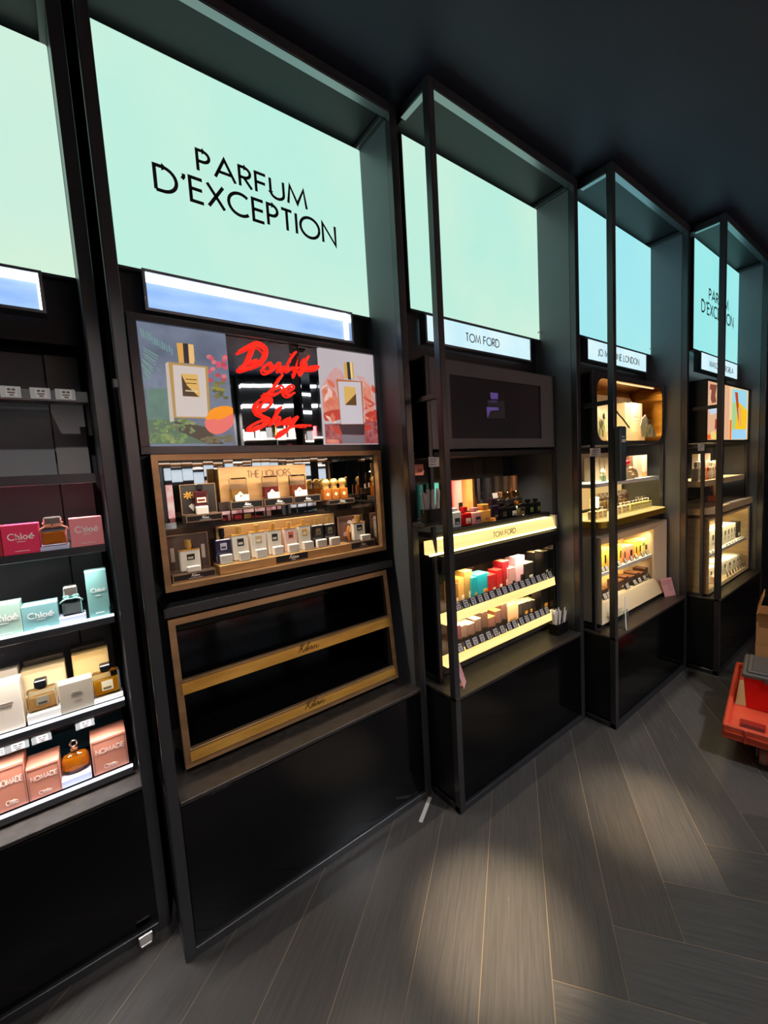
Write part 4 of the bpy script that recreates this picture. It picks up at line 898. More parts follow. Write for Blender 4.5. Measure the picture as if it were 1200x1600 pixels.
tag(MB().hexa([(-.02, 0, 0), (.02, 0, 0), (.02, .001, 0), (-.02, .001, 0), (-.02, .006, .026), (.02, .006, .026), (.02, .007, .026), (-.02, .007, .026)], PAPER).done('paper_slip', None, at('T', u0, .162, z0 - .004)), 'small white paper slip leaning on the dark violet bottle', 'paper slip')
# painted coral reflection and label at the left end
q = MB(); x0, z1 = UZ('T', 647, 726, .30); x1, z0 = UZ('T', 662, 742, .30); q.box(x0, x1, .300, .306, z0, z1, mat((214, 130, 110), .5), .0)
q.box(x0 + .02, x0 + .05, .2985, .30, z0 + .015, z1 - .02, mat((150, 60, 50), .5)); q.box(x0 + .06, x1 - .01, .2985, .30, z0 + .01, z1 - .03, mat((236, 190, 160), .5))
tag(q.done('coral_reflection', None, at('T', 0, 0, 0)), 'coral reflection painted as a small panel, left end of the dark screen bay', 'card')
def slip(b, label, pl, pt, p2, pb, d, name='notice_card'):
    x0, z1 = UZ(b, pl, pt, d); x1, z0 = UZ(b, p2, pb, d); w, h = x1 - x0, z1 - z0
    q = MB().box(0, w, 0, .0012, 0, h, PAPER); 
    for i, k in enumerate((.72, .5, .2)): q.box(w * .12, w * (.8 - .1 * i), -.0004, 0, h * k, h * (k + .07), mat((120, 116, 122), .6))
    return tag(q.done(name, None, at(b, x0, d, z0)), label, 'notice')
slip('T', 'white notice card hanging under the dark screen, left end', 669.3, 714, 686.5, 729, .127)
slip('J', 'white notice card hanging under the rounded gold niche, left end', 922, 700.5, 938.5, 712.5, .127)
slip('M', 'white notice card hanging under the orange picture screens, left end', 1091, 694, 1100.5, 704, .09)
# paper strips in black cups
def cup(b, label, u, d, z, w, dp, h, n, L, wherelab):
    t = thing('blotter_cup', label, 'cup', at(b, u, d, z), 0, 'black cups of paper strips')
    q = MB(); e = .003
    q.box(0, w, 0, e, .003, h, BLACK); q.box(0, w, dp - e, dp, .003, h, BLACK); q.box(0, e, e, dp - e, .003, h, BLACK); q.box(w - e, w, e, dp - e, .003, h, BLACK); q.box(0, w, 0, dp, 0, .003, BLACK); q.done('cup', t)
    rnd = random.Random(int(u * 1000))
    for i in range(n):
        x = e + .006 + (w - .012 - 2 * e) * (i + .5) / n; y = e + .006 + (dp - 2 * e - .016) * rnd.random(); l = L * rnd.uniform(.86, 1.04); lx = (x - w / 2) * .38 + rnd.uniform(-.006, .006); ly = rnd.uniform(-.012, .006)
        s = MB(); k = .0058
        s.hexa([(-k, 0, 0), (k, 0, 0), (k, .0007, 0), (-k, .0007, 0), (-k + lx, ly, l), (k + lx, ly, l), (k + lx, ly + .0007, l), (-k + lx, ly + .0007, l)], PAPER)
        tag(s.done('paper_strip', None, at(b, u + x, d + y, z + .0035)), 'white scent paper strip standing in the black cup %s' % wherelab, 'paper strip', 'paper strips in the cup ' + wherelab)
MB_ = MB().box(-.045, .038, .085, .166, 1.262, 1.279, FRAME, .001); tag(MB_.done('side_shelf', None, bay('T')), 'small black side shelf under the left cup of paper strips', 'shelf')
cup('T', 'black cup packed with white paper strips, behind the left post of the screen bay', -.03, .088, 1.2795, .09, .04, .055, 18, .135, 'behind the left post')
u0, d0 = UD('T', 878, 991, .5305)
cup('T', 'black cup packed with white paper strips on the counter corner', .885, .06, .5305, .105, .055, .062, 18, .135, 'on the counter corner')

# lower lit unit
t = thing('lit_shelf_unit', 'honey lit two shelf unit of coloured cartons above the counter', 'shelf unit', bay('T'))
m = MB(); m.box(.062, .985, .12, .40, 1.035, 1.049, BLACK); m.box(.968, .985, .13, .40, .56, 1.035, SMOKE); m.box(.062, .08, .15, .40, .56, 1.035, BLACK); m.box(.08, .966, .398, .404, .56, 1.035, mat((150, 132, 108), .1, .85)); m.done('housing', t)
for z in (.847, .647):
    s = MB().box(.08, .966, .15, .397, z - .03, z - .012, mat((60, 52, 44), .4)).done('shelf', t)
    MB().hexa([(.078, .118, z - .048), (.967, .118, z - .048), (.967, .15, z - .048), (.078, .15, z - .048), (.078, .124, z - .002), (.967, .124, z - .002), (.967, .15, z - .002), (.078, .15, z - .002)], GLOWY).done('lit_front', s)
    MB().box(.08, .966, .16, .168, z - .036, z - .031, LEDW).done('led_strip', s)
MB().box(.085, .96, .152, .162, 1.029, 1.0345, LEDW).done('led_strip', t); MB().box(.09, .96, .16, .39, .545, .5595, FRAME).done('foot', t)
area('shelf_area_light', at('T', .52, .185, 1.028), (0, .5, -1), .8, .02, (1, .8, .54), 2.2, 85)
area('shelf_area_light', at('T', .52, .18, .807), (0, .55, -1), .8, .02, (1, .8, .54), 1.7, 85)
CT = [('narrow dark gold carton at the left end, upper honey shelf', 710, 716, 912, (120, 84, 40), None, .21), ('gold carton with yellow lid, upper honey shelf', 716.4, 725.6, 904, (196, 148, 76), (236, 200, 60), .21), ('tall olive gold carton, upper honey shelf', 726, 738.2, 892.5, (156, 124, 66), (216, 178, 110), .21),
 ('short turquoise carton beside the gold ones, upper honey shelf', 738.8, 746, 902.5, (20, 168, 184), (60, 200, 210), .195), ('tall turquoise carton, upper honey shelf', 746.3, 764, 897, (16, 156, 174), (90, 214, 220), .205), ('short red carton next to turquoise, upper honey shelf', 764.5, 775.5, 898.5, (196, 34, 40), (232, 60, 50), .195),
 ('middle red carton of three, upper honey shelf', 776, 785.4, 891, (196, 30, 36), (236, 54, 44), .2), ('tall dark red carton of three, upper honey shelf', 785.9, 795.4, 877, (142, 22, 34), (206, 130, 110), .21), ('short pale pink carton, upper honey shelf', 796, 805.4, 887.5, (226, 170, 168), (240, 190, 170), .195),
 ('tall pale pink carton, upper honey shelf', 805.9, 820, 869.5, (220, 172, 184), (244, 220, 220), .21), ('black carton with cream top, upper honey shelf', 820.6, 833.6, 879.5, (36, 30, 28), (206, 176, 130), .2), ('tall black carton with cream top, upper honey shelf', 834.2, 844.6, 862, (26, 24, 24), (230, 206, 160), .22), ('tallest black carton at the right end, upper honey shelf', 849, 864, 860, (28, 28, 28), (226, 206, 170), .16)]
for i, (lb, a, c, pt, col, top, d) in enumerate(CT):
    u0, u1, z1 = span('T', d, .8355, a, c, pt); lc = (240, 226, 200) if col[0] > 100 and i not in (3, 4, 8, 9) else ((214, 150, 70) if i in (3, 4) else ((44, 34, 36) if i in (8, 9) else (226, 222, 210)))
    carton('perfume_carton', lb, 'carton', 'cartons on the upper honey shelf', 'T', d, .8355, u0, u1, z1, .07 if d > .2 else .055, col, [(.5, .9, .06, .3, lc), (.58, .82, .14, .17, (90, 80, 70))], None, (.985, top) if top else None)
CT2 = [('plum carton at the left end, lower honey shelf', 712.5, 720.6, 978, (104, 56, 64), (200, 160, 140)), ('greyish brown carton, second on the lower honey shelf', 721, 730, 977.4, (122, 96, 84), (220, 190, 150)), ('brown carton with cream lid, third on the lower honey shelf', 730.5, 742, 975, (116, 88, 78), (230, 206, 160)), ('brown carton, fourth on the lower honey shelf', 742.4, 752, 967.5, (110, 84, 76), (230, 206, 160)),
 ('tall dark brown carton, fifth on the lower honey shelf', 752.4, 762.6, 956.5, (92, 66, 56), (150, 110, 80)), ('brown carton with orange lid, lower honey shelf', 763, 773.6, 964.5, (128, 86, 74), (238, 160, 80)), ('brown carton beside the orange lidded one, lower honey shelf', 774, 783, 954.5, (120, 82, 72), (238, 160, 80)), ('tall brown carton next to the peach one, lower honey shelf', 783.4, 792.6, 944, (112, 78, 68), (150, 110, 80)),
 ('pale peach carton, lower honey shelf', 793.2, 810, 945, (234, 190, 140), (244, 190, 120)), ('dark grey carton next to the peach one, lower honey shelf', 810.5, 816, 943.5, (66, 56, 54), (200, 180, 140)), ('black carton with gold foot, left of three alike', 816.5, 825.2, 941, (50, 42, 40), (200, 170, 120)), ('black carton with gold foot, middle of three alike', 825.7, 832.4, 938.5, (50, 42, 40), (200, 170, 120)), ('black carton with gold foot, right of three alike', 832.9, 840, 937, (50, 42, 40), (200, 170, 120)), ('tall black carton at the right end, lower honey shelf', 845.5, 863, 916, (26, 24, 24), (60, 50, 44))]
for i, (lb, a, c, pt, col, top) in enumerate(CT2):
    d = .205 if i < 13 else .165; u0, u1, z1 = span('T', d, .6355, a, c, pt)
    pr_ = [(.45, .9, .12, .34, (226, 160, 60))] if i >= 10 else ([(.02, .98, .02, .24, (30, 24, 22)), (.1, .5, .24, .3, (30, 24, 22))] if i != 8 else [(.2, .8, .1, .2, (206, 150, 100))])
    carton('perfume_carton', lb, 'carton', 'cartons on the lower honey shelf', 'T', d, .6355, u0, u1, z1, .065, col, pr_, None, (.985, top))
def rail(b, zoomx, zoomy, sc, xs, ya, yb, z, d, w, what, group, h=.03):
    w *= 1.14
    for i, x in enumerate(xs):
        px = zoomx + x / sc; u = uof(b, px, d, z + .015)
        ticket(b, d - .002, z, u, w, h, 'price ticket, %s from the left on the front of %s' % (ORD[i], what), group, .42)
rail('T', 700, 850, 7.0588, (120, 205, 290, 365, 430, 497, 570, 635, 700, 765, 830, 890, 950, 1010, 1070, 1135), 0, 0, .8455, .122, .044, 'the upper honey shelf', 'tickets on the upper honey shelf', .04)
rail('T', 700, 940, 7.0588, (140, 235, 310, 385, 460, 535, 610, 685, 745, 820, 880, 935, 995, 1045, 1100), 0, 0, .6455, .122, .044, 'the lower honey shelf', 'tickets on the lower honey shelf', .04)
def pink_card(b, label, pl, p2, pt, ang=0.):
    u0, d0 = UD(b, pl, 0, .53) if False else (0, 0)
u0, d0 = UD('T', 718, 1073, .5305)
def pinkcard(b, label, u, d, w, h, rot):
    q = MB(); PK = mat((238, 178, 182), .5); q.hexa([(0, 0, 0), (w, 0, 0), (w, .0015, 0), (0, .0015, 0), (0, h * .3, h), (w, h * .3, h), (w, h * .3 + .0015, h), (0, h * .3 + .0015, h)], PK)
    f = lambda a, c, lo, hi: q.hexa([(w * a, h * .3 * lo - .0006, h * lo), (w * c, h * .3 * lo - .0006, h * lo), (w * c, h * .3 * lo, h * lo), (w * a, h * .3 * lo, h * lo), (w * a, h * .3 * hi - .0006, h * hi), (w * c, h * .3 * hi - .0006, h * hi), (w * c, h * .3 * hi, h * hi), (w * a, h * .3 * hi, h * hi)], mat((190, 110, 124), .6))
    for i in range(5): f(.1 if i < 2 else .5, .9 - .08 * (i % 3), .8 - i * .12, .83 - i * .12)
    q.box(w * .3, w * .7, .002, h * .55, 0, .002, PK)
    return tag(q.done('promotion_card', None, at(b, u, d, .5305), rot), label, 'card')
pinkcard('T', 'pink promotion card on the counter behind the left post of the screen bay', .085, .03, .07, .115, .6)
pinkcard('J', 'pink promotion card at the right end of the gold niche counter', .915, .085, .10, .12, -.35)

# ---------------------------------------------------------------- bay with the rounded gold niche
t = thing('rounded_niche', 'dark box with rounded gold lined niche opening above white shelf', 'display niche', bay('J'))
x0, x1, z0, z1 = .062, .998, 1.582, 1.985; ND = .13
A = [(x1, z1)] * 0
OUT = rrect(x0, x1, z0, z1, .004); IN = rrect(.085, .982, 1.602, 1.955, .075)
f = MB(); f.ring(OUT, ND, IN, ND, FRAME); f.ring(OUT, ND + .27, OUT, ND, FRAME); f.done('casing', t)
g = MB(); BR2 = mat((196, 146, 66), .3, 1, noise=(8, (170, 120, 50), (1, 1, 3))); g.ring(IN, ND - .001, IN, .325, BR2); IN2 = rrect(.089, .978, 1.606, 1.951, .071); g.ring(IN, ND - .001, IN2, ND - .001, BRASS); g.done('gold_lining', t)
MB().prism(IN, .3255, .335, mat((150, 104, 44), .45, .8)).done('gold_back', t)
MB().box(.3, .9, .15, .16, 1.949, 1.9535, mat((255, 220, 160), .4, emit=1.2)).done('led_strip', t)
area('niche_lamp', at('J', .53, .142, 1.945), (0, .4, -1), .6, .02, (1, .86, .6), 2.4)
ND2 = .25
def PJ(x, y): return UZ('J', 920 + x / 9.2308, 580 + y / 9.2308, ND2)
def plate(name, label, cat, pts, d, th, m, extra=None):
    P = [UZ('J', 920 + x / 9.2308, 580 + y / 9.2308, d) for x, y in pts]; q = MB(); q.prism(P, d, d + th, m)
    if extra: extra(q, d)
    return tag(q.done(name, None, bay('J')), label, cat)
def leafs(pts0, seed, cx0, cx1, y0, y1):
    def fn(q, d):
        rnd = random.Random(seed)
        for i in range(26):
            x, y = rnd.uniform(cx0, cx1), rnd.uniform(y0, y1); a = UZ('J', 920 + x / 9.2308, 580 + y / 9.2308, d); k = rnd.uniform(-.012, .012)
            q.prism([a, (a[0] + .006, a[1]), (a[0] + k + .002, a[1] + .035)], d - .0012, d, mat([(150, 170, 70), (190, 196, 110), (120, 146, 60)][i % 3], .6))
    return fn
IV = mat((238, 222, 178), .5)
NZ = 1.6025
tag(MB().prism(rrect(.1, .965, NZ + .0, 1.915, .06), .308, .32, mat((196, 176, 146), .5)).done('back_board', None, bay('J')), 'tall beige board at the back of the rounded gold niche', 'board')
o = MB(); a0, za = UZ('J', 920 + 505 / 9.2308, 661, .26); a1 = UZ('J', 920 + 718 / 9.2308, 661, .26)[0]; zt = UZ('J', 920 + 505 / 9.2308, 580 + 445 / 9.2308, .26)[1]
zb0 = NZ + .075
u0, zz = UZ('J', 971, 661, .26); 
t = tag(MB().box(.48, .90, .205, .305, NZ, NZ + .035, IV, .001).done('plinth_box', None, bay('J')), 'low cream box, lower of two stacked in the rounded gold niche', 'box')
t = tag(MB().box(.485, .895, .207, .305, NZ + .0355, NZ + .072, IV, .001).done('plinth_box', None, bay('J')), 'low cream box, upper of two stacked in the rounded gold niche', 'box')
zt = 1.862
for i, (x0_, x1_, lb) in enumerate(((.63, .70, 'cream carton standing left of the lettered cream carton in the niche'), (.71, .885, 'large cream lettered carton standing on stacked boxes in the niche'))):
    carton('perfume_carton', lb, 'carton', None, 'J', .215, NZ + .0725, x0_, x1_, zt - (0 if i else .005), .06, (240, 224, 186) if i else (216, 196, 154), [(.3, .62, .6, .605, (140, 120, 90)), (.28, .66, .5, .51, (140, 120, 90)), (.3, .7, .38, .385, (160, 140, 110))] if i else ())
carton('perfume_carton', 'cream carton at the left side of the niche behind painted leaves', 'carton', None, 'J', .245, NZ, .30, .38, 1.80, .05, (240, 224, 186))
plate('leaf_cutout', 'left cutout board of painted green leaves in the rounded gold niche', 'cutout', [(180, 990), (125, 900), (108, 700), (120, 520), (170, 560), (230, 700), (265, 985)], .2, .004, IV, leafs(0, 1, 140, 235, 700, 960))
plate('leaf_cutout', 'right cutout board of painted green leaves in the rounded gold niche', 'cutout', [(770, 950), (745, 800), (770, 690), (820, 625), (850, 700), (920, 800), (950, 860), (975, 945)], .15, .004, IV, leafs(0, 2, 770, 940, 820, 960))
def flower(label, x, y, d, s=.02):
    u, z = UZ('J', 920 + x / 9.2308, 580 + y / 9.2308, d); t = thing('black_flower', label, 'flower', at('J', u, d, z)); q = MB()
    for k in range(6):
        a = k * 1.047 + .3; c, n = math.cos(a), math.sin(a); q.prism([(0, 0), (s * .5 * math.cos(a - .35), s * .5 * math.sin(a - .35)), (s * c, s * n), (s * .5 * math.cos(a + .35), s * .5 * math.sin(a + .35))], -.003 * (k % 2), .002, INK)
    q.done('petals', t); MB().lathe([(.003, 0), (.004, .003), (.001, .006)], (0, -.004, .0), mat((60, 50, 56), .4), 8).done('centre', t)
    return t
flower('black paper flower in front of the lettered carton, rounded niche', 700, 540, .225); flower('black paper flower on the right leaf cutout, rounded niche', 865, 735, .14); flower('black paper flower on the left leaf cutout, rounded niche', 215, 650, .19)
u0, z0 = UZ('J', 967, 648, .204); u1, z1 = UZ('J', 983, 667, .204); u2, z2 = UZ('J', 973.5, 655, .204)
tag(MB().tube([(u0 - .09, .2, z0 + .05), (u0, .204, z0), (u2, .204, z2), (u1, .204, z1 - .005)], .005, INK).done('black_twig', None, bay('J')), 'dark twig lying across the cream cartons in the rounded niche', 'twig')
# white shelf and goods
t = thing('white_shelf', 'white display shelf under the rounded gold niche', 'shelf', bay('J'))
MB().box(.062, .998, .15, .40, 1.343, 1.366, WHITE, .002).done('board', t)
MB().box(.062, .985, .395, .403, 1.175, 1.342, mat((248, 190, 104), .5, emit=.75, noise=(3, (255, 220, 150), (1, 1, 1)))).done('lit_back', t)
MB().box(.062, .985, .395, .403, 1.3661, 1.545, mat((206, 190, 160), .5)).done('beige_back', t)
area('shelf_area_light', at('J', .5, .15, 1.574), (0, .2, -1), .8, .02, (1, .88, .68), 2.0)  # added area light to brighten the goods on the white shelf
ZW = 1.3665
def jc(lb, a, c, pt, d, dep, col, prints=(), z=ZW, name='perfume_carton', grp=None):
    u0, u1, z1 = span('J', d, z, a, c, pt); return carton(name, lb, 'carton', grp, 'J', d, z, u0, u1, z1, dep, col, prints)
CA = (206, 190, 154)
for i, (a, c) in enumerate(((922.5, 927.5), (930.5, 937), (938.5, 944), (945.3, 951.5))):
    jc('tall beige carton, %s of four at the left end of the white shelf' % ORD[i], a, c, 715, .30, .04, CA, grp='tall beige cartons on the white shelf')
jc('brown carton on the white shelf beside the post', 983.5, 988.8, 713, .19, .04, (130, 90, 62)); jc('tall beige carton right of the brown one, white shelf', 989.4, 997, 712, .19, .04, CA); jc('second tall beige carton right of the brown one, white shelf', 998, 1003.5, 711.5, .19, .04, CA)
u0, u1, z1 = span('J', .19, ZW, 1004.6, 1015.5, 710.5); r = (u1 - u0) / 2
q = MB(); q.cyl((0, 0, 0), r, (z1 - ZW) * .22, mat((230, 168, 100), .4), 20); q.cyl((0, 0, (z1 - ZW) * .2205), r, (z1 - ZW) * .7795, mat((240, 222, 182), .5), 20)
tag(q.done('round_box', None, at('J', (u0 + u1) / 2, .19 + r, ZW)), 'tall round cream box with peach foot at the right end of the white shelf', 'box')
# stepped bricks
for i, (a, c, z0, z1_) in enumerate(((976, 992.3, 0, .026), (976, 987.5, .0262, .05), (976, 982.3, .0502, .072))):
    u0, u1 = uof('J', a, .152, 1.38), uof('J', c, .152, 1.38)
    tag(MB().box(u0, u1, 0, .034, z0, z1_, IV, .001).done('cream_brick', None, at('J', 0, .152, ZW)), 'cream brick, %s of a stepped stack on the white shelf' % ('bottom', 'middle', 'top')[i], 'brick')
u0, z0 = UZ('J', 978.7, 721, .168); t = thing('red_flower', 'small red flower standing on the stepped cream bricks', 'flower', at('J', u0, .168, ZW + .0725))
MB().cyl((0, 0, 0), .002, .02, mat((60, 70, 40), .5), 8).done('stem', t); q = MB(); q.lathe([(.004, 0), (.02, .012), (.022, .022), (.012, .03), (.001, .026)], (0, 0, .019), mat((214, 34, 50), .5), 12); q.done('petals', t)
u0, z0 = UZ('J', 991.5, 737, .135); u1, z1 = UZ('J', 998.5, 745, .135); u2, z2 = UZ('J', 985, 731, .135)
tag(MB().tube(smooth([(u2, .135, z2), (u0, .135, z0 + .006), (u1, .15, max(z1 - .004, ZW + .012))], 5), .011, mat((236, 200, 160), .5), 10).done('curved_lid', None, bay('J')), 'curved peach cap leaning on the cream bricks, white shelf', 'cap')
u0, z0 = UZ('J', 943, 748, .2); t = thing('white_blossom', 'white blossom with green leaves on the left of the white shelf', 'flower', at('J', u0, .2, ZW)); q = MB(); rnd = random.Random(4)
for i in range(12):
    x, z = rnd.uniform(-.03, .03), rnd.uniform(.035, .08); q.lathe([(.002, -.008), (.012, 0), (.002, .008)], (x, rnd.uniform(0, .02), z), mat((236, 228, 190), .6), 7)
q.done('petals', t); q = MB()
for i in range(9):
    x = rnd.uniform(-.03, .03); q.hexa([(x, 0, 0), (x + .01, 0, 0), (x + .01, .002, 0), (x, .002, 0), (x * 1.3, .004, .05), (x * 1.3 + .004, .004, .05), (x * 1.3 + .004, .006, .05), (x * 1.3, .006, .05)], mat((84, 130, 80), .6))
q.done('leaves', t)
# gold tray
t = thing('gold_tray', 'long gold tray with rounded ends carrying rows of small square bottles', 'tray', bay('J'))
def rplan(x0, x1, y0, y1, r): return [(x, y) for x, y in rrect(x0, x1, y0, y1, r)]
PL = [(.062, .40), (.062, .15)] + [(.122 + .06 * math.cos(math.radians(a)), .15 + .06 * math.sin(math.radians(a))) for a in range(180, 271, 15)] + [(.938 + .06 * math.cos(math.radians(a)), .15 + .06 * math.sin(math.radians(a))) for a in range(270, 361, 15)] + [(.998, .40)]
MB().plan(PL, 1.115, 1.150, mat((176, 140, 44), .4, .7)).done('gold_rim', t); MB().plan([(x * .985 + .008, y * .97 + .011) for x, y in PL], 1.1501, 1.153, mat((255, 222, 126), .5, emit=.85)).done('glow_top', t)  # tray top given its own glow to look brightly lit
ZG = 1.1535
area('shelf_area_light', at('J', .5, .2, 1.338), (0, .3, -1), .8, .02, (1, .84, .56), 5.)
def sq(lb, px, d, w, h, col, grp, capc=((214, 206, 196), .2, 1), lab=((248, 236, 196), (90, 70, 40)), z=ZG):
    u = uof('J', px, d, z + h / 2)
    return bottle(lb, 'J', d, z, u - w / 2, u + w / 2, z + h, z + h * 1.34, col, capc, lab, grp, dep=w * .8, capw=.5, labbox=(.2, .8, .2, .65))
xs = [931, 938.5, 946, 968.5, 975.5, 981.5, 988, 993.5, 998.5, 1003.5, 1008, 1012.5, 1016.5]
for i, px in enumerate(xs):
    sq('small silver capped bottle, %s from the left, front row on the gold tray' % ORD[i], px, .165, .046, .05, (242, 214, 160) if i < 6 else (244, 226, 130), 'front row of bottles on the gold tray')
for i, px in enumerate((1001, 1006.5, 1012)):
    sq('small silver capped bottle, %s in the second row at the right of the gold tray' % ORD[i], px, .212, .046, .055, (244, 226, 150), 'second row of bottles on the gold tray')
for i, px in enumerate((938, 944.5, 951, 969, 974.5, 980)):
    sq('dark silver capped bottle, %s from the left, back row on the gold tray' % ORD[i], px, .30, .05, .095, (40, 22, 16), 'dark bottles at the back of the gold tray', ((224, 214, 200), .2, .9), None)
jc('slim cream carton at the left of the gold tray', 931.5, 936.2, 777, .25, .04, (244, 222, 170), z=ZG)
# cream cabinet
def cream_cab(b, lb, k, x0, x1, z0, z1, splay, zsh, wood=None, sd=.05, lamp=(2.6, 1.1)):
    t = thing('cream_cabinet', lb, 'shelf unit', bay(b)); C_ = wood or CREAM; y0 = .105 + k; y1 = .105 + k + sd
    A = [(x0, z0), (x1, z0), (x1, z1), (x0, z1)]; B = [(x0 + splay, z0 + splay * 1.1), (x1 - splay, z0 + splay * 1.1), (x1 - splay, z1 - splay * .7), (x0 + splay, z1 - splay * .7)]
    f = MB(); 
    for i in range(4):
        j = (i + 1) % 4; f.hexa([(A[i][0], y0, A[i][1]), (A[j][0], y0, A[j][1]), (B[j][0], y1, B[j][1]), (B[i][0], y1, B[i][1]), (A[i][0], y1 + .23, A[i][1]), (A[j][0], y1 + .23, A[j][1]), (B[j][0], y1 + .23, B[j][1]), (B[i][0], y1 + .23, B[i][1])], C_)
    f.done('splayed_frame', t)
    MB().box(x0 + splay, x1 - splay, y1 + .2, y1 + .229, B[0][1], B[2][1], mat((248, 206, 128), .5) if b == 'J' else C_).done('back', t)
    s = MB().box(x0 + splay, x1 - splay, y1 + .01, y1 + .2, zsh - .022, zsh, WHITE, .001).done('shelf', t)
    MB().box(x0 + splay + .01, x1 - splay - .01, y1 + .02, y1 + .03, B[2][1] - .005, B[2][1] - .0005, LEDW).done('led_strip', t)
    MB().box(x0 + .03, x1 - .02, y0 + .05, y1 + .2, .531, z0 - .001, BLACK).done('foot', t)
    xm = (x0 + x1) / 2
    area('shelf_area_light', at(b, xm, y1 + .015, B[2][1] - .008), (0, .55, -1), x1 - x0 - .2, .015, (1, .84, .5), lamp[0]); area('shelf_area_light', at(b, xm, y1 + .015, zsh - .026), (0, .75, -1), x1 - x0 - .25, .015, (1, .84, .5), lamp[1])
    return t
cream_cab('J', 'cream cabinet with two shelves of yellow and dark cartons, under the gold tray', 0, .07, .998, .556, 1.06, .085, .825)
def P6(x, y): return 935 + x / 9.2308, 820 + y / 9.2308
YE, CO = (240, 190, 70), (238, 140, 104)
for i, (a, c, y, col, lb) in enumerate(((52, 128, 335, YE, 'yellow carton with black label, leftmost in the cream cabinet'), (132, 180, 325, YE, 'yellow carton with black label, second in the cream cabinet'), (286, 338, 285, YE, 'yellow carton right of the post in the cream cabinet'), (346, 402, 312, CO, 'coral carton in the cream cabinet, left of two'), (406, 512, 298, CO, 'wide coral carton in the cream cabinet, right of two'), (517, 566, 240, YE, 'yellow carton right of the coral ones, cream cabinet'), (571, 620, 225, YE, 'second yellow carton right of the coral ones, cream cabinet'), (626, 722, 200, (244, 214, 130), 'pale yellow carton with green leaf mark, cream cabinet'))):
    x0, _ = P6(a, 0); x1, py = P6(c, y); u0, u1, z1 = span('J', .19, .8255, x0, x1, py)
    carton('perfume_carton', lb, 'carton', 'yellow and coral cartons', 'J', .19, .8255, u0, u1, z1, .07, col, [(.5, .78, .3, .68, (44, 30, 22))] if i < 7 else [(.1, .5, .6, .8, (110, 140, 50)), (.55, .85, .3, .6, (60, 40, 30))])
for i, (a, c, y) in enumerate(((62, 152, 920), (296, 375, 800), (380, 440, 745), (446, 526, 742), (531, 596, 690), (600, 656, 690), (661, 738, 620))):
    x0, _ = P6(a, 0); x1, py = P6(c, y); u0, u1, z1 = span('J', .19, .6515, x0, x1, py)
    carton('perfume_carton', 'dark brown carton, %s from the left on the bottom of the cream cabinet' % ORD[i], 'carton', 'dark cartons in the cream cabinet', 'J', .19, .6515, u0, u1, z1, .075, (66, 46, 38), [(.55, .85, .2, .42, (190, 170, 140))], None, (.9, (96, 58, 34)))
rail('J', 935, 820, 9.2308, (78, 132, 310, 405, 490, 560, 650, 718), 0, 0, .8265, .172, .042, 'the upper cream cabinet shelf', 'tickets on the upper cream cabinet shelf')
rail('J', 935, 820, 9.2308, (108, 160, 430, 540, 608, 680, 768), 0, 0, .6515, .172, .05, 'the bottom of the cream cabinet', 'tickets on the bottom of the cream cabinet', .036)
# white paper strips bag on the counter
u0, d0 = UD('J', 973, 985, .5305)
t = thing('strip_holder', 'clear holder with tall white paper strips on the counter behind the post', 'holder', at('J', .14, .02, .5305))
q = MB(); e = .002; w = .055; q.box(0, w, 0, e, 0, .11, ACRYL); q.box(0, w, .035, .035 + e, 0, .11, ACRYL); q.box(0, e, e, .035, 0, .11, ACRYL); q.box(w - e, w, e, .035, 0, .11, ACRYL); q.done('cup', t)
for i in range(7):
    s = MB(); x = .009 + i * .006; lx = (i - 3) * .003; L = .19 - .02 * abs(i - 2) * .5
    s.hexa([(-.006, 0, 0), (.006, 0, 0), (.006, .0007, 0), (-.006, .0007, 0), (-.006 + lx, .004, L), (.006 + lx, .004, L), (.006 + lx, .0047, L), (-.006 + lx, .0047, L)], PAPER)
    tag(s.done('paper_strip', None, at('J', .14 + x, .008 + i * .0035 + .0, .532)), 'tall white paper strip in the clear holder behind the niche bay post', 'paper strip', 'paper strips in the clear holder')
# black device on the post
t = thing('card_reader', 'black handheld device hanging on the post before the gold niche', 'device', at('J', -.004, -.034, 1.383))
MB().box(0, .064, 0, .032, 0, .282, mat((72, 80, 84), .25), .004).done('body', t); MB().box(.006, .058, -.0012, -.0002, .15, .27, mat((64, 90, 96), .1)).done('screen', t)
q = MB(); q.box(.008, .05, -.0016, -.0013, .2, .215, WHITE); q.box(.008, .04, -.0016, -.0013, .225, .232, mat((170, 190, 196), .3)); q.done('screen_marks', t)

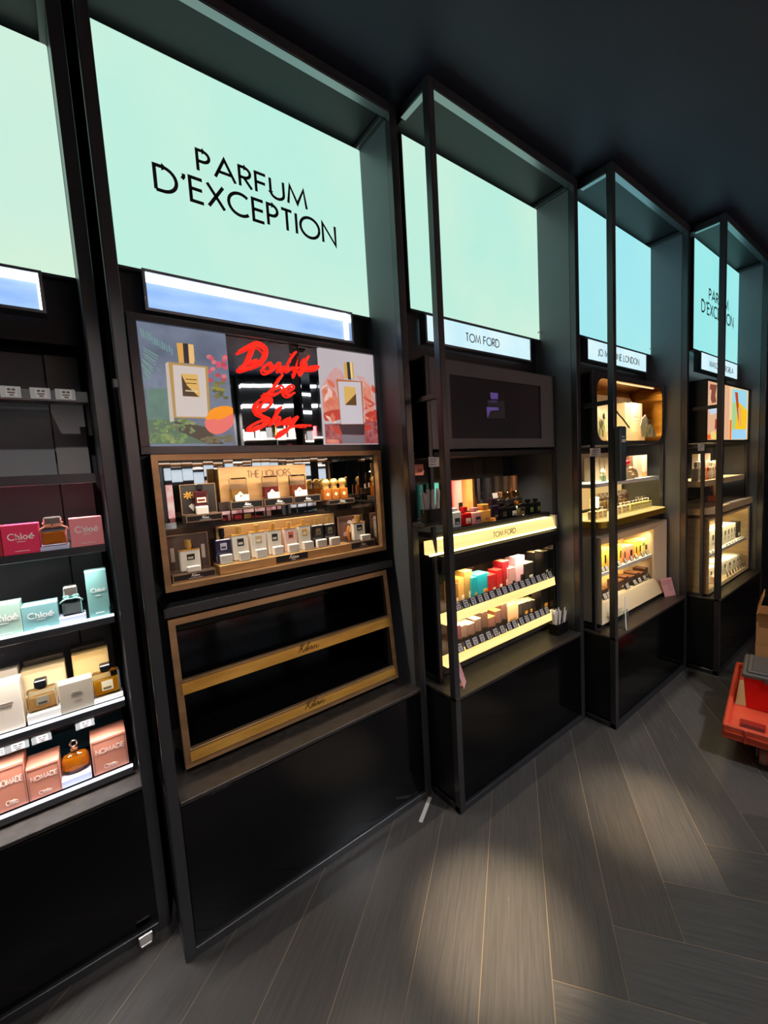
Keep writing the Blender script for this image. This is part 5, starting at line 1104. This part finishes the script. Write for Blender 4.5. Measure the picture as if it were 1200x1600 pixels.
# ---------------------------------------------------------------- farthest bay
K = -.035
def PM(x, y): return UZ('M', 1090 + x / 12, 570 + y / 12, .095)
t = thing('picture_screen', 'left lit picture screen of a face and a bottle, farthest bay', 'screen', bay('M')); 
xa = .044; xe = UZ('M', 1168.5, 650, .095)[0]; xm = xa + (xe - xa) * .5
xe = min(xe, 1.032); MB().box(xa, xm, .095, .12, 1.592, 1.972, pr((244, 190, 150), .85)).done('display', t); g = Poster(PM, .095, (xa, xm, 1.592, 1.972))
g.p(pr((150, 84, 70), .8), (235, 360), (370, 380), (330, 560), (350, 700), (270, 720), (220, 560)); g.p(pr((238, 110, 50), .9), (370, 400), (440, 380), (440, 680), (360, 690)); g.p(pr((244, 200, 160), .9), (230, 460), (260, 470), (240, 690), (215, 690))
g.p(pr((206, 222, 240), .9), (205, 830), (380, 810), (400, 890), (240, 940)); g.p(pr((180, 66, 66), .8), (330, 1020), (440, 1000), (430, 1200), (320, 1210)); g.p(pr((250, 96, 20), .95), (140, 1390), (150, 1320), (230, 1300), (250, 1390)); g.p(pr((250, 220, 120), .95), (250, 1260), (320, 1240), (400, 1400), (260, 1400)); g.p(pr((250, 210, 130), .95), (350, 1180), (390, 1200), (430, 1400), (380, 1400))
g.mb.done('picture', t)
t = thing('picture_screen', 'right lit picture screen of an orange bottle on sky blue, farthest bay', 'screen', bay('M'))
MB().box(xm + .012, xe, .095, .12, 1.592, 1.972, pr((248, 214, 160), .95)).done('display', t); g = Poster(PM, .095, (xm + .012, xe, 1.592, 1.972))
g.p(pr((160, 220, 240), .95), (650, 450), (930, 490), (915, 1220), (640, 1225)); g.p(pr((180, 220, 150), .9), (650, 700), (740, 720), (760, 1210), (640, 1210)); g.p(pr((250, 200, 30), .98), (770, 700), (930, 860), (910, 1210), (700, 1210)); g.p(pr((206, 74, 24), .9), (700, 510), (755, 520), (790, 1060), (760, 1060)); g.p(pr((240, 180, 100), .95), (760, 800), (820, 800), (820, 1150), (770, 1150))
g.p(pr((250, 120, 14), .95), (570, 1030), (640, 1035), (630, 1400), (560, 1410)); g.p(pr((160, 214, 246), .98), (640, 1220), (900, 1220), (915, 1390), (640, 1400)); g.mb.done('picture', t)
tag(frame_ring(.031, 1.046, 1.572, 1.985, .012, .0905, .3, DARK).done('screen_frame', None, bay('M')), 'black frame around the two orange picture screens, farthest bay', 'frame')
WD_ = mat((222, 200, 158), .5, noise=(8, (206, 182, 136), (1, 1, 6)))
t = thing('wooden_shelf', 'thick pale wooden shelf with a row of bottles, farthest bay', 'shelf', bay('M')); MB().box(.022, 1.005, .11, .365, 1.275, 1.315, WD_, .002).done('board', t)
MB().box(.065, .40, .358, .366, 1.32, 1.57, mat((150, 120, 92), .5)).done('back_board', t)
t = thing('wooden_shelf', 'lower pale wooden shelf with clipped left corner, farthest bay', 'shelf', bay('M')); MB().plan([(.022, .36), (.022, .12), (.16, .055), (1.006, .055), (1.006, .36)], 1.085, 1.13, WD_).done('board', t)
MB().box(.42, .86, .06, .25, 1.1302, 1.134, mat((190, 186, 178), .3)).done('grey_inlay', t)
area('shelf_area_light', at('M', .5, .14, 1.565), (0, .3, -1), .8, .02, (1, .85, .6), 2.4)
def mpx(x): return 1080 + x / 12
for i, (x, col, cap) in enumerate(((150, (238, 220, 190), 0), (200, (200, 206, 180), 0), (250, (210, 214, 180), 0), (315, (226, 110, 60), 0), (360, (240, 200, 150), 0), (410, (238, 206, 170), 0), (460, (220, 180, 150), 0), (512, (240, 220, 170), 0))):
    u = uof('M', mpx(x), .14, 1.35); bottle('small apothecary bottle with pale cap, %s from the left on the wooden shelf' % ORD[i], 'M', .14, 1.3155, u - .02, u + .02, 1.40, 1.445, col, ((240, 226, 196), .4, 0), ((244, 236, 214), (120, 60, 50)), 'bottles on the wooden shelf', dep=.04, capw=.5, capkind='ball' if i in (5, 6) else 'box', labbox=(.2, .8, .2, .7))
for i, (x, col) in enumerate(((152, (240, 228, 200)), (212, (120, 116, 112)), (250, (240, 226, 196)), (300, (226, 170, 140)), (340, (236, 214, 180)))):
    u = uof('M', mpx(x), .25, 1.4); carton('perfume_carton', 'upright slim carton, %s from the left behind the apothecary bottles' % ORD[i], 'carton', 'slim cartons on the wooden shelf', 'M', .25, 1.3155, u - .022, u + .022, 1.50, .04, col, [(.2, .8, .45, .7, (244, 240, 226))])
u, z0 = UZ('M', 1113, 776, .18)
t = thing('cone_display', 'small peach cone on a coral foot, on the lower wooden shelf', 'display', at('M', u, .17, 1.1345)); MB().lathe([(.006, .05), (.04, .14)], (0, 0, 0), mat((240, 190, 140), .5), 16).done('cone', t); MB().box(-.035, .035, -.03, .03, 0, .05, mat((236, 130, 100), .5), .002).done('foot', t)
tag(frame_ring(0, .06, 0, .12, .01, 0, .01, INK).done('table_frame', None, at('M', u + .06, .17, 1.1345)), 'small black upright frame beside the peach cone', 'frame')
cream_cab('M', 'pale wood cabinet with two shelves of white cartons, farthest bay', K, .03, 1.006, .545, 1.06, .022, .808, WD_, .004, (1.9, 1.5))
def carts(z, d, xs, tops, what, grp):
    for i, (a, c, y) in enumerate(xs):
        x0, x1 = 1080 + a / 11.43, 1080 + c / 11.43; u0, u1, z1 = span('M', d, z, x0, x1, 790 + y / 11.43)
        carton('perfume_carton', 'white printed carton, %s from the left on the %s' % (ORD[i], what), 'carton', grp, 'M', d, z, u0, u1, z1, .10, (240, 232, 206), [(.45, .75, .5, .75, (70, 60, 58)), (.4, .8, .3, .33, (120, 110, 100))])
carts(.8085, .115, ((345, 420, 440), (425, 485, 430), (500, 570, 395), (575, 630, 370), (640, 690, 345), (700, 740, 325), (745, 790, 310)), 0, 'upper pale wood cabinet shelf', 'white cartons on the upper pale wood shelf')
u0, u1, z1 = span('M', .12, .8085, 1152, 1158, 815); carton('perfume_carton', 'dark round marked carton at the right of the white cartons, farthest bay', 'carton', None, 'M', .12, .8085, u0, u1, z1, .06, (40, 40, 40), [(.3, .8, .1, .3, (220, 216, 200))])
carts(.5715, .115, ((310, 390, 1110), (395, 470, 1090), (480, 560, 1010), (565, 625, 985), (640, 720, 960), (730, 790, 920), (800, 850, 890), (855, 895, 860)), 0, 'bottom of the pale wood cabinet', 'white cartons on the bottom of the pale wood cabinet')
u0, d0 = .36, .1
tag(MB().box(.0, .10, 0, .03, 0, .05, mat((236, 196, 160), .5), .001).done('peach_box', None, at('M', .24, .085, .571)), 'low peach box in front of the white cartons, farthest bay', 'box')
def trail(z, xs, what, grp):
    for i, x in enumerate(xs):
        u = uof('M', 1080 + x / 11.43, .085, z + .01); ticket('M', .0825, z, u, .036, .032, 'dark price ticket, %s from the left on the %s' % (ORD[i], what), grp, .3, (40, 36, 36))
trail(.786, (345, 400, 455, 655, 705, 755, 800, 850, 890, 930, 970, 1005), 'upper pale wood cabinet shelf', 'tickets on the upper pale wood shelf')
trail(.569, (655, 705, 755, 800, 850, 890, 930, 975), 'bottom of the pale wood cabinet', 'tickets on the bottom of the pale wood cabinet')

# ---------------------------------------------------------------- red dolly with tool box and parcels
RO = math.radians(9.5)
RED = mat((234, 94, 64), .45, noise=(14, (222, 80, 52), (1, 1, 1))); RED2 = mat((226, 24, 22), .38)
t = thing('platform_dolly', 'worn orange red plastic platform dolly on castors at the right edge', 'dolly', (2.40, .59, 0), RO)
LX, WY, z0, z1 = .82, .62, .105, .19
q = MB(); q.box(.02, LX - .02, -WY + .02, -.02, z1 - .045, z1 - .03, RED); q.done('deck', t)
q = MB()
for a in ((0, .022, -WY, 0), (LX - .022, LX, -WY, 0), (.022, LX - .022, -WY, -WY + .022), (.022, LX - .022, -.022, 0)): q.box(a[0], a[1], a[2], a[3], z0 + .012, z1, RED, .006)
for i in range(5): q.box(-.004, .0, -.09 - i * .11, -.082 - i * .11, z0 + .015, z1 - .006, RED)
q.box(-.004, .0, -WY + .01, -.01, z0 + .045, z0 + .052, RED); q.box(.03, LX - .03, -WY + .03, -.03, z0, z1 - .0455, RED, .01)
q.done('rim', t)
q = MB(); q.box(.04, .15, -.155, -.06, z1 - .029, z1 - .026, mat((160, 40, 28), .5)); q.box(.05, .10, -.15, -.065, z1 - .0258, z1 - .024, mat((92, 20, 18), .6)); q.done('handle_slot', t)
q = MB(); q.box(.30, .62, -.09, -.03, z1 - .029, z1 - .0275, mat((226, 204, 160), .6)); q.done('sticker', t)
for x, y in ((.08, -.15), (LX - .09, -.15), (.08, -WY + .1), (LX - .09, -WY + .1)):
    c = MB(); c.box(x - .035, x + .035, y - .03, y + .03, z0 - .008, z0, STEEL); 
    for s in (-1, 1): c.box(x - .02, x + .02, y + s * .024 - .002, y + s * .024 + .002, .04, z0 - .008, mat((150, 150, 146), .35, .8))
    h = c.done('castor', t); w = MB(); w.cylx((0, 0, 0), .048, .03, mat((206, 110, 84), .5), 22); w.cylx((0, 0, 0), .05, .014, mat((150, 140, 128), .6), 22); o = w.done('wheel', h, (x, y, .0502), math.pi / 2)
t = thing('storage_box', 'bright red plastic box with dark grey lid on the dolly', 'box', (2.685, .575, .1632), RO)
q = MB(); q.hexa([(.012, -.40, 0), (.26, -.40, 0), (.26, -.012, 0), (.012, -.012, 0), (0, -.41, .165), (.27, -.41, .165), (.27, 0, .165), (0, 0, .165)], RED2); q.done('body', t)
q = MB(); GL_ = mat((92, 88, 84), .45); q.box(-.008, .278, -.418, .008, .1655, .19, GL_, .006); q.box(.012, .258, -.40, -.012, .1901, .2, GL_, .006); q.box(.03, .24, -.38, -.03, .2001, .2025, mat((78, 74, 72), .5), .001); q.done('lid', t)
q = MB(); q.box(-.0115, -.0082, -.30, -.08, .158, .186, GL_, .002); q.done('latch', t)
KR = mat((196, 146, 92), .75, noise=(10, (186, 134, 82), (1, 1, 1))); TP = mat((150, 104, 62), .35)
t = thing('cardboard_box', 'lower brown cardboard box standing behind the red storage box', 'box', (2.985, .592, .1632), RO)
MB().box(0, .2, -.36, 0, 0, .25, KR, .002).done('carton', t)
t = thing('cardboard_box', 'open brown cardboard box with raised flap, upper of two at the right edge', 'box', (2.985, .59, .4138), RO)
q = MB(); e = .004; q.box(0, .2, -.34, 0, 0, e, KR); q.box(0, e, -.34, 0, e, .17, KR); q.box(.2 - e, .2, -.34, 0, e, .17, KR); q.box(e, .2 - e, -e, 0, e, .17, KR); q.box(e, .2 - e, -.34, -.34 + e, e, .17, KR); q.done('carton', t)
MB().box(-.0006, 0, -.34, -.01, .10, .13, TP).done('tape', t)
q = MB(); q.hexa([(.0, -.34, .1702), (.0, 0, .1702), (.004, 0, .1702), (.004, -.34, .1702), (-.03, -.33, .19), (-.03, -.01, .19), (-.026, -.01, .19), (-.026, -.33, .19)], KR); q.hexa([(0, -.004, .1702), (.2, -.004, .1702), (.2, 0, .1702), (0, 0, .1702), (.02, -.03, .275), (.18, -.03, .275), (.18, -.026, .275), (.02, -.026, .275)], KR); q.done('flap', t)
tag(MB().box(.02, .16, -.3, -.03, .0, .14, mat((226, 220, 208), .8), .02).done('packing_paper', None, (2.985, .59, .4183), RO), 'crumpled white packing paper inside the open cardboard box', 'paper')
# litter on the floor
x0, y0 = UD('K', 672, 1246, 0); x1, y1 = UD('K', 657, 1285, 0); v = Vector((x1 - x0, y1 - y0)); n = Vector((-v.y, v.x)).normalized() * .0085
q = MB(); q.plan([(x0 + n.x, y0 + n.y), (x0 - n.x, y0 - n.y), (x1 - n.x, y1 - n.y), (x1 + n.x, y1 + n.y)], .0006, .0016, PAPER); tag(q.done('paper_strip', None, bay('K')), 'white paper strip lying on the floor beside the open post', 'paper strip')

# ---------------------------------------------------------------- the shop opposite (seen in the mirrors) and the lamps
for i, x in enumerate((.2, 1.35, 2.5, 3.65)):
    area('aisle_fill', (x + .55, -2.4, 2.45), (0, -.25, -1), 1., .05, (1, .93, .85), 80)  # added fill so the opposite goods show brighter in the mirrors
    t = thing('opposite_display', ['lit display of pink posters across the aisle, leftmost of four', 'second lit display from the left across the aisle', 'third lit display from the left across the aisle', 'rightmost lit display across the aisle'][i], 'display', (x, -2.62, 0), 0, 'lit displays across the aisle')
    q = MB(); q.box(0, 1.1, -.3, -.28, 0, 2.85, DARK); q.box(0, .03, -.28, .1, 0, 2.85, FRAME); q.box(1.07, 1.1, -.28, .1, 0, 2.85, FRAME); q.box(.03, 1.07, -.28, .1, 0, .5, GLOSS); q.done('carcass', t)
    for k, z in enumerate((.6, .86, 1.78, 2.05)):
        s = MB().box(.03, 1.07, -.28, .06, z - .02, z, FRAME).done('shelf', t); MB().box(.03, 1.07, .061, .066, z - .02, z, mat((255, 236, 220), .4, emit=3.)).done('led_edge', s)
        g = MB(); rnd = random.Random(i * 7 + k); x_ = .06
        while x_ < 1.0:
            w = rnd.uniform(.05, .11); h = rnd.uniform(.09, .2); g.box(x_, x_ + w, -.1, -.03, z + .0005, z + h, mat(rnd.choice([(236, 230, 222), (230, 150, 150), (240, 200, 190), (40, 40, 44), (210, 170, 100), (180, 200, 210), (226, 70, 80), (250, 160, 60)]), .4)); x_ += w + rnd.uniform(.01, .05)
        h = g.done('goods', t); h['kind'] = 'stuff'
    MB().box(.05, 1.05, .03, .05, 1.06, 1.5, pr([(246, 150, 150), (240, 190, 186), (236, 236, 244), (244, 160, 140)][i], 1.0, (9, [(255, 226, 216), (150, 60, 66), (120, 90, 100), (255, 230, 210)][i], (1, 1, 1)))).done('poster', t); MB().box(.05, 1.05, .03, .05, 1.56, 1.72, pr((214, 232, 250), 1.)).done('lit_header', t); MB().box(.05, 1.05, -.26, -.2, 2.5, 2.54, LED).done('light_bar', t); MB().box(.05, 1.05, -.26, -.2, 2.78, 2.81, LED).done('light_bar', t)
for i, (x, y, tx, ty, tz, wt, an) in enumerate(((-.35, -.35, .0, 1.55, 1.15, 80, 38), (.75, -.45, .75, 1.3, .72, 40, 24), (1.75, -.55, 1.9, 1.1, .9, 12, 50), (2.8, -.65, 2.9, .55, .2, 45, 50), (.75, .1, .95, .80, 0, 850, 13), (1.75, -.1, 1.78, .69, 0, 480, 13), (2.1, -.9, 1.7, .05, 0, 130, 75), (.5, -.9, .3, .3, 0, 45, 70))):  # unseen spots; several are added only as fill for floor and bays
    t = thing('track_spotlight', 'black ceiling spotlight, %s of the unseen row above the aisle' % ORD[i], 'spotlight', (x, y, 2.985), 0, 'ceiling spotlights')
    MB().cyl((0, 0, -.03), .045, .03, BLACK, 18).done('rose', t); MB().cyl((0, 0, -.08), .008, .05, BLACK, 10).done('stem', t); q = MB(); q.lathe([(.03, .0), (.042, -.01), (.042, -.1), (.036, -.1), (.034, -.04)], (0, 0, -.08), BLACK, 20); q.done('head', t)
    spot('spotlight_lamp', (x, y, 2.985 - .19), (tx, ty, tz), wt, (1, .8, .56) if i in (4, 5) else ((.92, .96, 1) if i == 6 else (1, .94, .88)), an, 1. if i in (4, 5) else .6)
